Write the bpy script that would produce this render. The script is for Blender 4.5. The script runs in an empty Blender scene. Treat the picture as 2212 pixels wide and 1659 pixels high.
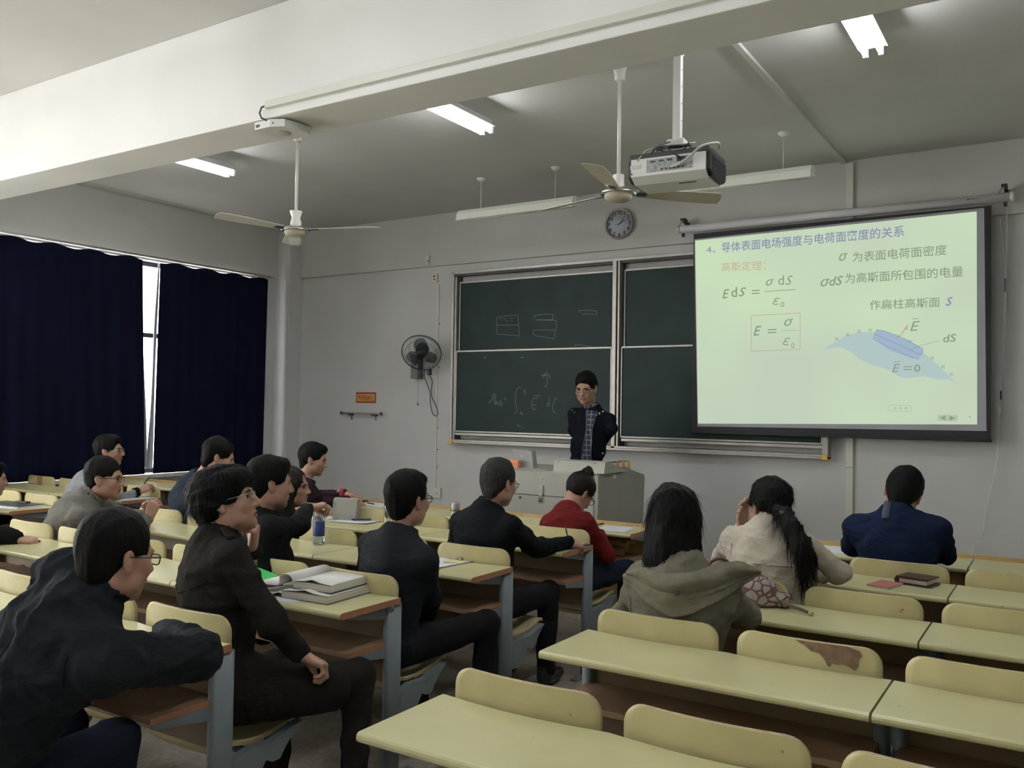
import bpy, bmesh, math, random
import numpy as np
from mathutils import Vector, Matrix
PI=math.pi
SC=bpy.context.scene
COL=SC.collection
random.seed(7)
# ------------------------------------------------------------------ camera
RT=Vector((0.84391,0.53627,0.014966)); UP=Vector((0.00053,-0.028727,0.999587)); FW=Vector((-0.536482,0.843555,0.024526))
CAM=Vector((0,0,1.574)); FPX=1901.1
cam=bpy.data.cameras.new('camera'); co=bpy.data.objects.new('camera',cam); COL.objects.link(co)
cam.sensor_width=36; cam.sensor_fit='HORIZONTAL'; cam.lens=FPX*36/2212; cam.clip_start=.05; cam.clip_end=200
M=Matrix((( RT.x,UP.x,-FW.x,0),(RT.y,UP.y,-FW.y,0),(RT.z,UP.z,-FW.z,0),(0,0,0,1))); M.translation=CAM
co.matrix_world=M; SC.camera=co
# ------------------------------------------------------------------ world, daylight, exposure
SC.view_settings.view_transform='Standard'; SC.view_settings.look='None'; SC.view_settings.gamma=1; SC.view_settings.exposure=0.0
try: SC.view_settings.use_curve_mapping=False
except Exception: pass
w=bpy.data.worlds.new('sky'); SC.world=w; w.use_nodes=True
bg=w.node_tree.nodes['Background']; bg.inputs[0].default_value=(1,.99,.97,1); bg.inputs[1].default_value=9.5
TUBE=58.0; SLIDE=.88
def portal(loc,sx,sy,rot):
    l=bpy.data.lights.new('window_daylight','AREA'); l.shape='RECTANGLE'; l.size=sx; l.size_y=sy; l.cycles.is_portal=True
    o=bpy.data.objects.new('window_daylight',l); o.location=loc; o.rotation_euler=rot; COL.objects.link(o)
portal((-8.9,0.6,2.0),5.4,2.4,(0,-PI/2,0)) if False else None
# ------------------------------------------------------------------ measured room (metres)
D=8.12; WX=-8.656; ZC=3.775; RX=2.6; BY=-3.4
DZ=.76; Y0=2.014; PIT=.8816; TL=1.0397; XR=-1.497; XM=-2.381; XL=-6.43; DD=.36
def ray(px,py): return FW+RT*((px-1106)/FPX)-UP*((py-829.5)/FPX)
def at(px,py,Y): d=ray(px,py); return CAM+d*(Y/d.y)
def atz(px,py,Z): d=ray(px,py); return CAM+d*((Z-CAM.z)/d.z)
def atx(px,py,X): d=ray(px,py); return CAM+d*(X/d.x)
# ------------------------------------------------------------------ materials
def mat(name,col,rough=.6,metal=0,spec=.5,bump=0,bscale=60,var=0,vscale=6,emit=None,alpha=None,trans=0,bstretch=None,coat=0,spots=None,sheen=0):
    m=bpy.data.materials.new(name); m.use_nodes=True; nt=m.node_tree; N=nt.nodes; L=nt.links
    b=N['Principled BSDF']; b.inputs['Base Color'].default_value=(*col,1); b.inputs['Roughness'].default_value=rough
    b.inputs['Metallic'].default_value=metal; b.inputs['Specular IOR Level'].default_value=spec
    if trans: b.inputs['Transmission Weight'].default_value=trans; b.inputs['IOR'].default_value=1.33
    if coat: b.inputs['Coat Weight'].default_value=coat
    if sheen: b.inputs['Sheen Weight'].default_value=sheen
    tc=N.new('ShaderNodeTexCoord'); mp=N.new('ShaderNodeMapping'); oi=N.new('ShaderNodeObjectInfo'); va=N.new('ShaderNodeVectorMath'); va.operation='ADD'; ml=N.new('ShaderNodeMath'); ml.operation='MULTIPLY'; ml.inputs[1].default_value=37.0; L.new(oi.outputs['Random'],ml.inputs[0]); L.new(tc.outputs['Object'],va.inputs[0]); L.new(ml.outputs[0],va.inputs[1]); L.new(va.outputs[0],mp.inputs[0])
    if bstretch: mp.inputs['Scale'].default_value=bstretch
    last=None
    if var:
        n=N.new('ShaderNodeTexNoise'); n.inputs['Scale'].default_value=vscale; n.inputs['Detail'].default_value=5; L.new(mp.outputs[0],n.inputs[0])
        r=N.new('ShaderNodeMapRange'); r.inputs[1].default_value=.3; r.inputs[2].default_value=.7; r.inputs[3].default_value=1-var; r.inputs[4].default_value=1+var
        L.new(n.outputs[0],r.inputs[0])
        x=N.new('ShaderNodeVectorMath'); x.operation='SCALE'; x.inputs[0].default_value=col; L.new(r.outputs[0],x.inputs['Scale']); last=x.outputs[0]
        if spots:
            v=N.new('ShaderNodeTexNoise'); v.inputs['Scale'].default_value=spots[1]; v.inputs['Detail'].default_value=3; L.new(va.outputs[0],v.inputs[0])
            g=N.new('ShaderNodeMapRange'); g.inputs[1].default_value=spots[2]; g.inputs[2].default_value=spots[2]+.04; L.new(v.outputs[0],g.inputs[0])
            mx=N.new('ShaderNodeMix'); mx.data_type='RGBA'; L.new(g.outputs[0],mx.inputs[0]); L.new(last,mx.inputs[6]); mx.inputs[7].default_value=(*spots[0],1); last=mx.outputs[2]
        L.new(last,b.inputs['Base Color'])
    if bump:
        n=N.new('ShaderNodeTexNoise'); n.inputs['Scale'].default_value=bscale; n.inputs['Detail'].default_value=4; L.new(mp.outputs[0],n.inputs[0])
        u=N.new('ShaderNodeBump'); u.inputs['Strength'].default_value=bump; u.inputs['Distance'].default_value=.01; L.new(n.outputs[0],u.inputs['Height']); L.new(u.outputs[0],b.inputs['Normal'])
    if emit: b.inputs['Emission Color'].default_value=(*emit[0],1); b.inputs['Emission Strength'].default_value=emit[1]
    if alpha is not None: b.inputs['Alpha'].default_value=alpha
    return m
K={}
K['wall']=mat('plaster_wall',(.60,.60,.58),.85,bump=.06,bscale=30,var=.04,vscale=1.4)
K['lintel']=mat('plaster_upper',(.56,.555,.52),.85,bump=.06,bscale=30,var=.04,vscale=1.4)
K['ceil']=mat('plaster_ceiling',(.58,.57,.535),.9,bump=.04,bscale=20,var=.05,vscale=1.2)
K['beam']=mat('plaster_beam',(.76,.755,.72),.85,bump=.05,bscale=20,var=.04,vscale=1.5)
K['tile']=mat('terrazzo',(.32,.285,.24),.45,var=.2,vscale=40,bump=.03)
K['grout']=mat('grout',(.09,.085,.08),.9)
K['top']=mat('desk_laminate',(.56,.53,.285),.32,var=.05,vscale=3,spots=((.25,.22,.12),38,.735),bump=.03,bscale=90)
K['ply']=mat('backrest_ply',(.54,.48,.25),.38,var=.08,vscale=9,spots=((.22,.17,.09),30,.715),bump=.03,bscale=80)
K['plyedge']=mat('ply_edge',(.45,.34,.2),.6,var=.2,vscale=50)
K['edge']=mat('brown_edge',(.36,.17,.09),.5,var=.1,vscale=30)
K['shelf']=mat('shelf_board',(.27,.17,.10),.5,var=.14,vscale=12)
K['panel']=mat('brown_panel',(.24,.17,.10),.5,var=.12,vscale=8)
K['steel']=mat('grey_painted_steel',(.17,.20,.215),.42,var=.06,vscale=14,spots=((.05,.05,.05),50,.74),bump=.04,bscale=70)
K['white']=mat('white_enamel',(.72,.72,.68),.4)
K['cream']=mat('cream_plastic',(.66,.66,.58),.4)
K['alu']=mat('aluminium',(.40,.385,.35),.42,metal=.7,var=.08,vscale=20)
K['aludark']=mat('dark_channel',(.05,.045,.04),.5)
K['board']=mat('green_board',(.012,.030,.027),.5,spec=.25,var=.22,vscale=3.5,bump=.02)
K['chalk']=mat('chalk',(.19,.215,.205),.9)
K['gap']=mat('board_backing',(.42,.41,.39),.7)
K['black']=mat('black_plastic',(.012,.012,.013),.45)
K['dgrey']=mat('dark_grey',(.05,.055,.06),.4)
K['navy']=mat('navy_curtain',(.0045,.006,.019),.95,spec=.1,var=.15,vscale=20,bstretch=(1,1,.06))
K['lining']=mat('silver_lining',(.34,.35,.37),.45,var=.2,vscale=12,bstretch=(1,1,.2))
K['tube']=mat('lit_tube',(1,1,1),.5,emit=((.93,.96,1),TUBE))
K['fix']=mat('fixture_white',(.75,.76,.76),.45)
K['offfix']=mat('unlit_fixture',(.82,.83,.74),.5)
K['screenb']=mat('screen_border',(.012,.013,.014),.6)
K['screenw']=mat('screen_fabric',(.40,.40,.43),.8)
K['podium']=mat('podium_steel',(.40,.395,.34),.45,var=.05,vscale=5)
K['podium2']=mat('podium_side',(.31,.31,.27),.5,var=.05,vscale=5)
K['orange']=mat('orange_card',(.75,.28,.14),.6)
K['yellow']=mat('yellow_box',(.75,.45,.06),.6)
K['paper']=mat('paper',(.70,.71,.76),.8,bump=.05,bscale=15)
K['paperw']=mat('page',(.78,.77,.72),.8)
K['pages']=mat('page_edges',(.58,.54,.46),.85,var=.2,vscale=120,bstretch=(.02,.02,1))
K['chrome']=mat('polished_metal',(.75,.74,.7),.15,metal=1)
K['fan']=mat('fan_enamel',(.50,.45,.33),.35,var=.08,vscale=8)
K['fanw']=mat('fan_white',(.74,.72,.64),.35)
K['glassf']=mat('fan_blade_smoke',(.03,.05,.055),.2,alpha=.75)
K['ledge']=mat('orange_wood',(.46,.30,.12),.5,var=.1,vscale=10)
K['sill']=mat('sill_paint',(.55,.54,.50),.6,var=.08,vscale=8)
K['red']=mat('red_plastic',(.5,.02,.02),.4)
def emis(name,col,s=1.0,grad=None):
    m=bpy.data.materials.new(name); m.use_nodes=True; nt=m.node_tree; nt.nodes.clear()
    o=nt.nodes.new('ShaderNodeOutputMaterial'); e=nt.nodes.new('ShaderNodeEmission'); e.inputs[0].default_value=(*col,1); e.inputs[1].default_value=s
    nt.links.new(e.outputs[0],o.inputs[0]); return m
# ------------------------------------------------------------------ object helpers
def tag(o,label=None,cat=None,group=None,kind=None):
    if label: o['label']=label
    if cat: o['category']=cat
    if group: o['group']=group
    if kind: o['kind']=kind
    return o
def thing(name,label,cat,loc=(0,0,0),rotz=0,group=None):
    o=bpy.data.objects.new(name,None); o.empty_display_size=.1; COL.objects.link(o); o.location=loc; o.rotation_euler=(0,0,rotz)
    return tag(o,label,cat,group)
class MB:
    def __init__(s): s.v=[]; s.f=[]; s.mi=[]; s.sm=[]
    def add(s,vs,fs,mi=0,sm=False):
        n=len(s.v); s.v+= [tuple(v) for v in vs]; s.f+=[tuple(i+n for i in f) for f in fs]; s.mi+=[mi]*len(fs); s.sm+=[sm]*len(fs); return s
    def box(s,lo,hi,mi=0,bev=0,xf=None):
        if bev:
            bm=bmesh.new(); bmesh.ops.create_cube(bm,size=1)
            for v in bm.verts: v.co=Vector(((lo[i]+hi[i])/2+v.co[i]*(hi[i]-lo[i]) for i in range(3)))
            bmesh.ops.bevel(bm,geom=bm.edges[:],offset=bev,segments=2,affect='EDGES',profile=.6)
            bm.verts.index_update(); vs=[v.co.copy() for v in bm.verts]; fs=[[v.index for v in f.verts] for f in bm.faces]; bm.free()
        else:
            vs=[Vector((x,y,z)) for z in (lo[2],hi[2]) for y in (lo[1],hi[1]) for x in (lo[0],hi[0])]
            fs=[(0,2,3,1),(4,5,7,6),(0,1,5,4),(2,6,7,3),(0,4,6,2),(1,3,7,5)]
        if xf is not None: vs=[xf@v for v in vs]
        return s.add(vs,fs,mi)
    def tube(s,pts,r,n=8,mi=0,cap=True,sm=True,sx=1,sy=1):
        pts=[Vector(p) for p in pts]; R=r if isinstance(r,(list,tuple)) else [r]*len(pts)
        vs=[]; fs=[]; up=None
        for i,p in enumerate(pts):
            a=pts[max(i-1,0)]; b=pts[min(i+1,len(pts)-1)]; t=(b-a).normalized()
            if up is None: up=Vector((0,0,1)) if abs(t.z)<.9 else Vector((1,0,0))
            x=t.cross(up).normalized(); y=x.cross(t).normalized(); up=y
            for k in range(n):
                an=2*PI*k/n; vs.append(p+x*math.cos(an)*R[i]*sx+y*math.sin(an)*R[i]*sy)
        for i in range(len(pts)-1):
            for k in range(n): fs.append((i*n+k,i*n+(k+1)%n,(i+1)*n+(k+1)%n,(i+1)*n+k))
        s.add(vs,fs,mi,sm)
        if cap:
            b=len(s.v)-len(vs); s.f.append(tuple(b+k for k in range(n))[::-1]); s.f.append(tuple(b+(len(pts)-1)*n+k for k in range(n))); s.mi+=[mi,mi]; s.sm+=[False,False]
        return s
    def lathe(s,prof,c=(0,0,0),n=24,mi=0,axis='z',sm=True):
        vs=[];fs=[]
        for (r,z) in prof:
            for k in range(n):
                a=2*PI*k/n; q=(r*math.cos(a),r*math.sin(a),z)
                if axis=='y': q=(q[0],q[2],q[1])
                if axis=='x': q=(q[2],q[0],q[1])
                vs.append(Vector(q)+Vector(c))
        for i in range(len(prof)-1):
            for k in range(n): fs.append((i*n+k,i*n+(k+1)%n,(i+1)*n+(k+1)%n,(i+1)*n+k))
        return s.add(vs,fs,mi,sm)
    def prism(s,poly,z0,z1,mi=0,plane='xy',sm=False,mi2=None):
        n=len(poly)
        def P(a,b,c): return {'xy':(a,b,c),'xz':(a,c,b),'yz':(c,a,b)}[plane]
        vs=[P(a,b,z0) for a,b in poly]+[P(a,b,z1) for a,b in poly]
        s.add(vs,[tuple(range(n))[::-1],tuple(range(n,2*n))],mi)
        b=len(s.v)-2*n; 
        for k in range(n): s.f.append((b+k,b+(k+1)%n,b+n+(k+1)%n,b+n+k)); s.mi.append(mi if mi2 is None else mi2); s.sm.append(sm)
        return s
    def mesh(s,name,mats,recalc=True):
        me=bpy.data.meshes.new(name); me.from_pydata([tuple(v) for v in s.v],[],s.f)
        for m in (mats if isinstance(mats,(list,tuple)) else [mats]): me.materials.append(m)
        me.polygons.foreach_set('material_index',s.mi); me.polygons.foreach_set('use_smooth',s.sm); me.update()
        if recalc:
            bm=bmesh.new(); bm.from_mesh(me); bmesh.ops.recalc_face_normals(bm,faces=bm.faces); bm.to_mesh(me); bm.free()
        return me
    def obj(s,name,mats,parent=None,loc=None,recalc=True):
        o=bpy.data.objects.new(name,s.mesh(name,mats,recalc)); COL.objects.link(o)
        if parent: o.parent=parent
        if loc is not None: o.location=loc
        return o
def spn(pts,n=4,closed=False):
    P=[Vector(p) for p in pts]; out=[]; N=len(P)
    for i in range(N-1):
        a,b,c,d=P[max(i-1,0)],P[i],P[i+1],P[min(i+2,N-1)]
        for k in range(n): u=k/n; out.append(.5*((2*b)+(c-a)*u+(2*a-5*b+4*c-d)*u*u+(3*b-a-3*c+d)*u**3))
    return out+[P[-1]]
def link(name,me,parent=None,loc=(0,0,0)):
    o=bpy.data.objects.new(name,me); COL.objects.link(o); o.location=loc
    if parent: o.parent=parent
    return o
def copy_tree(o,parent=None):
    c=o.copy(); COL.objects.link(c); c.parent=parent
    for ch in o.children: copy_tree(ch,c)
    return c
def text_obj(name,body,m,mat4,size,parent=None,extr=0,shear=0,bold=0,align='CENTER',fit=None,loose=1):
    cu=bpy.data.curves.new(name,'FONT'); cu.body=body; cu.size=size; cu.align_x=align; cu.align_y='CENTER'; cu.shear=shear; cu.offset=bold; cu.extrude=extr; cu.resolution_u=2; cu.space_character=loose
    t=bpy.data.objects.new(name,cu); COL.objects.link(t); bpy.context.view_layer.update()
    me=bpy.data.meshes.new_from_object(t.evaluated_get(bpy.context.evaluated_depsgraph_get())); bpy.data.objects.remove(t)
    if fit and len(me.vertices):
        xs=[v.co.x for v in me.vertices]; ys=[v.co.y for v in me.vertices]; sx=fit[0]/(max(xs)-min(xs)); sy=fit[1]/(max(ys)-min(ys)) if fit[1] else sx
        cx=(max(xs)+min(xs))/2; cy=(max(ys)+min(ys))/2
        for v in me.vertices: v.co.x=(v.co.x-cx)*sx; v.co.y=(v.co.y-cy)*sy
    me.name=name; me.materials.clear(); me.materials.append(m); me.transform(mat4)
    return link(name,me,parent)
FACE=Matrix(((1,0,0,0),(0,0,-1,0),(0,1,0,0),(0,0,0,1)))   # local xy -> world xz, facing -Y
# ------------------------------------------------------------------ the room
fl=MB().box((WX-.2,BY,-.06),(RX,D+.2,-.012)).obj('floor',K['grout']); tag(fl,'grey brown terrazzo slab floor',kind='structure')
tm=MB().box((-.2985,-.2985,-.012),(.2985,.2985,0),bev=.0015).mesh('tile',K['tile'])
for i in range(18):
    for j in range(16):
        x=WX+.3+i*.6; y=-1.4+.3+j*.6
        if x<RX-.2 and y<D-.2: link('tile',tm,fl,(x,y,random.uniform(-.0008,.0004)))
tag(MB().box((WX-.24,D,-.06),(RX,D+.2,ZC+.15)).obj('wall_front',K['wall']),'off white plastered wall behind the blackboard',kind='structure')
tag(MB().box((RX,BY,-.06),(RX+.2,D+.2,ZC+.15)).obj('wall_right',K['wall']),'white side wall on the right, outside the picture',kind='structure')
tag(MB().box((WX-.24,BY-.2,-.06),(RX+.2,BY,ZC+.15)).obj('wall_back',K['wall']),'white rear wall behind the camera',kind='structure')
tag(MB().box((WX-.24,BY,ZC),(RX,D,ZC+.15)).obj('ceiling',K['ceil']),'off white plastered ceiling',kind='structure')
# left wall with two window openings
wl=MB(); ZS=.76; ZT=3.13
ops=[(-2.6,2.7),(3.72,7.5)]
ys=[BY]+[v for o_ in ops for v in o_]+[D]
for a,b in zip(ys[0::2],ys[1::2]): wl.box((WX-.24,a,-.06),(WX,b,ZC+.1))
for a,b in ops: wl.box((WX-.24,a,-.06),(WX,b,ZS)); wl.box((WX-.24,a,ZT),(WX,b,ZC+.1))
tag(wl.obj('wall_left',K['wall']),'white plastered wall with curtained window bays',kind='structure')
def window(idx,a,b,label):
    f=MB(); x0,x1=WX-.17,WX-.12
    f.box((x0,a,ZS),(x1,b,ZS+.05)); f.box((x0,a,ZT-.05),(x1,b,ZT)); f.box((x0,a,2.28),(x1,b,2.33))
    n=4; 
    for i in range(n+1): y=a+(b-a)*i/n; f.box((x0+.002,max(a,y-.025),ZS),(x1-.002,min(b,y+.025),ZT))
    o=tag(f.obj('window_%d'%idx,K['dgrey']),label,kind='structure')
    g=mat('pane_glass',(1,1,1),.02,trans=1); g.node_tree.nodes['Principled BSDF'].inputs['IOR'].default_value=1.01
    for i in range(n):
        y=a+(b-a)*i/n
        for z0,z1 in ((ZS+.05,2.28),(2.33,ZT-.05)): MB().box((x0+.02,y+.025,z0),(x0+.026,y+(b-a)/n-.025,z1)).obj('pane',g,o)
    return o
window(1,*ops[1],'dark framed window mostly hidden behind navy curtains')
window(2,*ops[0],'uncurtained dark framed window behind the camera')
tag(MB().box((WX-.05,3.7,ZS-.04),(WX+.13,7.6,ZS),bev=.006).obj('trim_1',K['sill']),'pale window sill below the navy curtains',kind='structure')
for a,b in ops:
    portal((WX-.22,(a+b)/2,(ZS+ZT)/2),ZT-ZS,b-a,(0,-PI/2,0))
# ceiling beam across the room, lintel band, corner column
tag(MB().box((WX,3.345,3.145),(RX,3.675,ZC),bev=.008).obj('trim_2',K['beam']),'deep white plastered ceiling beam crossing the room',kind='structure')
tag(MB().box((-8.412,D-.045,3.175),(RX,D,ZC),bev=.004).obj('trim_3',K['lintel']),'shallow plaster band along the top of the front wall',kind='structure')
tag(MB().box((WX,7.9,0),(-8.40,D,ZC),bev=.006).obj('trim_4',K['wall']),'square white column in the front left corner',kind='structure')
tag(MB().box((WX,BY,3.165),(WX+.04,7.9,ZC),bev=.004).obj('trim_5',K['lintel']),'plaster band above the curtains on the window wall',kind='structure')
tag(MB().box((-4.6,5.95,0),(0.6,D,.13),bev=.01).obj('trim_6',K['tile']),'low teaching platform in front of the blackboard',kind='structure')
# ceiling trunking and wall drop
tag(MB().box((-1.715,3.68,ZC-.025),(-1.675,D-.045,ZC),bev=.004).obj('cable_trunking',K['ceil']),'cream cable trunking running along the ceiling to the front wall','trunking')
t=thing('cable_trunking','grey white cable trunking dropping down the wall behind the projection screen','trunking',(-1.64,D,2.2))
MB().box((-.03,-.075,.96),(.03,-.045,1.545),bev=.003).obj('trunking_cover',K['cream'],t)
MB().box((-.03,-.03,-1.12),(.03,0,.955),bev=.003).obj('trunking_cover',K['cream'],t)
MB().box((-.03,-.03,-2.06),(.03,0,-1.125),bev=.003).obj('trunking_cover',K['cream'],t)
t=thing('cable_trunking','white cable trunking fixed along the face of the ceiling beam','trunking',(0,3.345,3.2))
MB().box((-3.755,-.028,-.005),(2.4,0,.032),bev=.003).obj('trunking_cover',K['cream'],t)
MB().tube([(-3.75,-.015,.012),(-3.775,-.03,0),(-3.79,-.03,-.03),(-3.785,-.02,-.055),(-3.75,.02,-.075),(-3.70,.06,-.075)],.005,6).obj('cable',K['dgrey'],t)
# thin conduit by the wall fan
t=thing('wall_conduit','thin cream conduit on the wall between the fan and the blackboard','conduit',(-6.19,D,1.8))
MB().box((-.011,-.012,-1.22),(.011,0,1.17),bev=.002).obj('conduit_cover',K['cream'],t)
for z in (-.95,-.75,-.5,.2,.7): MB().box((.018,-.008,z),(.028,0,z+.012)).obj('clip',K['dgrey'],t)
t=thing('wall_switch','small cream fan switch with a red rocker above the conduit','switch',(-6.235,D,3.04))
MB().box((-.038,-.03,-.05),(.038,0,.05),bev=.004).obj('plate',K['cream'],t); MB().box((-.015,-.034,.01),(.012,-.03,.032)).obj('rocker',K['red'],t); MB().box((-.01,-.033,-.025),(.01,-.03,-.008)).obj('slot',K['dgrey'],t)
t=thing('wall_socket','small cream wall socket low on the wall left of the podium','socket',(-6.15,D,.56))
MB().box((-.05,-.03,-.06),(.05,0,.06),bev=.004).obj('plate',K['cream'],t); MB().box((-.02,-.033,-.02),(.02,-.03,.01)).obj('slot',K['sill'],t)
t=thing('cable_box','small cream conduit stub above the red switch','conduit',(-6.32,D-.045,3.24))
MB().box((-.03,-.02,-.045),(.03,0,.06),bev=.003).obj('cover',K['cream'],t); MB().tube([(.0,-.02,.0),(.02,-.035,.0),(.03,-.02,-.01)],.004,5).obj('hook',K['dgrey'],t)
# ------------------------------------------------------------------ curtains
def curtain(label,pts_top,pts_bot,zt,zb,seed,folds):
    rnd=random.Random(seed); n=folds*8; vs=[];fs=[];rows=22
    ph=rnd.random()*6
    t=thing('curtain',label,'curtain',(WX+.1,(pts_top[0]+pts_top[1])/2,zt))
    for j in range(rows+1):
        v=j/rows; z=zt+(zb-zt)*v
        for i in range(n+1):
            u=i/n; y=(pts_top[0]+(pts_top[1]-pts_top[0])*u)*(1-v)+(pts_bot[0]+(pts_bot[1]-pts_bot[0])*u)*v
            a=.006+.008*math.sin(u*7+seed)**2
            x=a*math.sin(u*folds*2*PI+.6*math.sin(u*17+ph)+.25*math.sin(v*3+u*9))*(.55+.45*v)
            dz=-.028*abs(math.sin(u*folds*PI*.42+ph))**2 if j==0 else 0
            vs.append((x,y-t.location.y,z+dz-zt))
    for j in range(rows):
        for i in range(n): a=j*(n+1)+i; fs.append((a,a+1,a+n+2,a+n+1))
    m=MB().add(vs,fs,0,True); o=m.obj('drape',[K['navy'],K['lining']],t,recalc=False)
    s=o.modifiers.new('thick','SOLIDIFY'); s.thickness=.004; s.offset=1; s.material_offset=0; s.material_offset_rim=0
    return t
def flap(t,top,bot,w0,w1,zt,zb,seed):
    vs=[];fs=[];n=8;rows=26
    for j in range(rows+1):
        v=j/rows; z=zt+(zb-zt)*v; wd=w0+(w1-w0)*v+.006*math.sin(v*9+seed); y0=top+(bot-top)*v
        for i in range(n+1):
            u=i/n; vs.append((-.02-.02*math.sin(u*PI)+.008*math.sin(u*9+v*6+seed),y0+wd*u-t.location.y,z-t.location.z))
    for j in range(rows):
        for i in range(n): a=j*(n+1)+i; fs.append((a,a+1,a+n+2,a+n+1))
    MB().add(vs,fs,0,True).obj('lining_edge',K['lining'],t,recalc=False)
c1=curtain('wide navy blackout curtain left of the bright window gap',(2.95,5.905),(2.95,6.0),3.128,.765,1,17)
flap(c1,5.90,5.985,.012,.045,3.1,.83,.4)
c2=curtain('narrower navy blackout curtain right of the window gap, next to the corner',(6.125,7.68),(6.095,7.66),3.128,.765,3,9)
flap(c2,6.128,6.10,-.012,-.075,3.1,.82,1.7)
t=thing('curtain_rail','slim aluminium curtain rail along the top of the window','curtain rail',(WX+.1,5.3,3.15))
MB().box((-.02,-2.4,-.012),(.02,2.42,.012),bev=.003).obj('track',K['alu'],t)
for y in (-2.3,-1.1,.1,1.2,2.35): MB().box((-.06,y-.012,-.008),(-.02,y+.012,.01)).obj('bracket',K['alu'],t)
for k in range(26):
    MB().tube([(0,-2.3+k*.18,-.012),(0,-2.3+k*.18,-.03)],.004,5).obj('glider',K['white'],t)
# greenery outside, seen through the gap
# ------------------------------------------------------------------ lamps
def lamp(label,x,y,zt=ZC-.13):
    t=thing('ceiling_light',label,'lamp',(x,y,zt),0,'lit twin tube lights')
    MB().prism([(-.078,0),(-.07,.01),(-.03,.022),(.03,.022),(.07,.01),(.078,0),(.07,.005),(-.07,.005)],-.6,.6,plane='xz').obj('reflector',K['fix'],t)
    MB().box((-.035,-.62,.02),(.035,.62,.062),bev=.004).obj('housing',K['fix'],t)
    for s in (-1,1):
        MB().tube([(s*.042,-.585,-.03),(s*.042,.585,-.03)],.0135,12).obj('tube',K['tube'],t)
        for e in (-1,1): MB().box((s*.042-.014,e*.6-.012,-.046),(s*.042+.014,e*.6+.012,.01),bev=.003).obj('tube_holder',K['fix'],t)
    for e in (-.4,.4): MB().tube([(0,e,.06),(0,e,ZC-zt)],.006,6).obj('hanger',K['white'],t)
    return t
lamp('lit twin tube light nearest the curtained window',-6.40,4.68)
lamp('lit twin tube light in the middle of the ceiling bay, left of the clock',-3.69,4.80)
lamp('lit twin tube light at the top right of the picture',-.955,4.70)
for x,side in ((-6.4,'window side'),(-3.69,'middle'),(-.955,'right hand side')):
    lamp('lit twin tube light nearer than the beam, out of frame, '+side,x,1.75)
    lamp('lit twin tube light at the back of the room, out of frame, '+side,x,-1.6)
def board_lamp(label,x0,x1,roses):
    y=7.0; z=3.43
    t=thing('ceiling_light',label,'lamp',((x0+x1)/2,y,z)); h=(x1-x0)/2
    MB().prism([(-.075,-.055),(-.085,-.05),(-.07,.01),(-.045,.045),(.02,.05),(.05,.03),(.05,0),(.0,-.03)],-h,h,plane='yz').obj('reflector',K['offfix'],t)
    MB().box((-h-.01,-.02,-.02),(-h+.01,.06,.05),bev=.004).obj('end_cap',K['offfix'],t); MB().box((h-.01,-.02,-.02),(h+.01,.06,.05),bev=.004).obj('end_cap',K['offfix'],t)
    MB().tube([(-h+.03,.03,-.03),(h-.03,.03,-.03)],.013,8).obj('tube',K['white'],t)
    for rx in roses:
        rx-=(x0+x1)/2
        MB().lathe([(.0,ZC-z-.03),(.022,ZC-z-.03),(.042,ZC-z-.012),(.045,ZC-z)],(rx,0,0),16).obj('ceiling_rose',K['white'],t)
        MB().tube([(rx,0,.03),(rx,0,ZC-z-.02)],.0045,6).obj('rod',K['cream'],t)
board_lamp('unlit blackboard light left of the clock, hung on two rods',-5.08,-3.79,(-4.84,-4.01))
board_lamp('unlit blackboard light behind the projector, right of the clock',-2.98,-1.70,(-2.75,-1.93))
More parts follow.
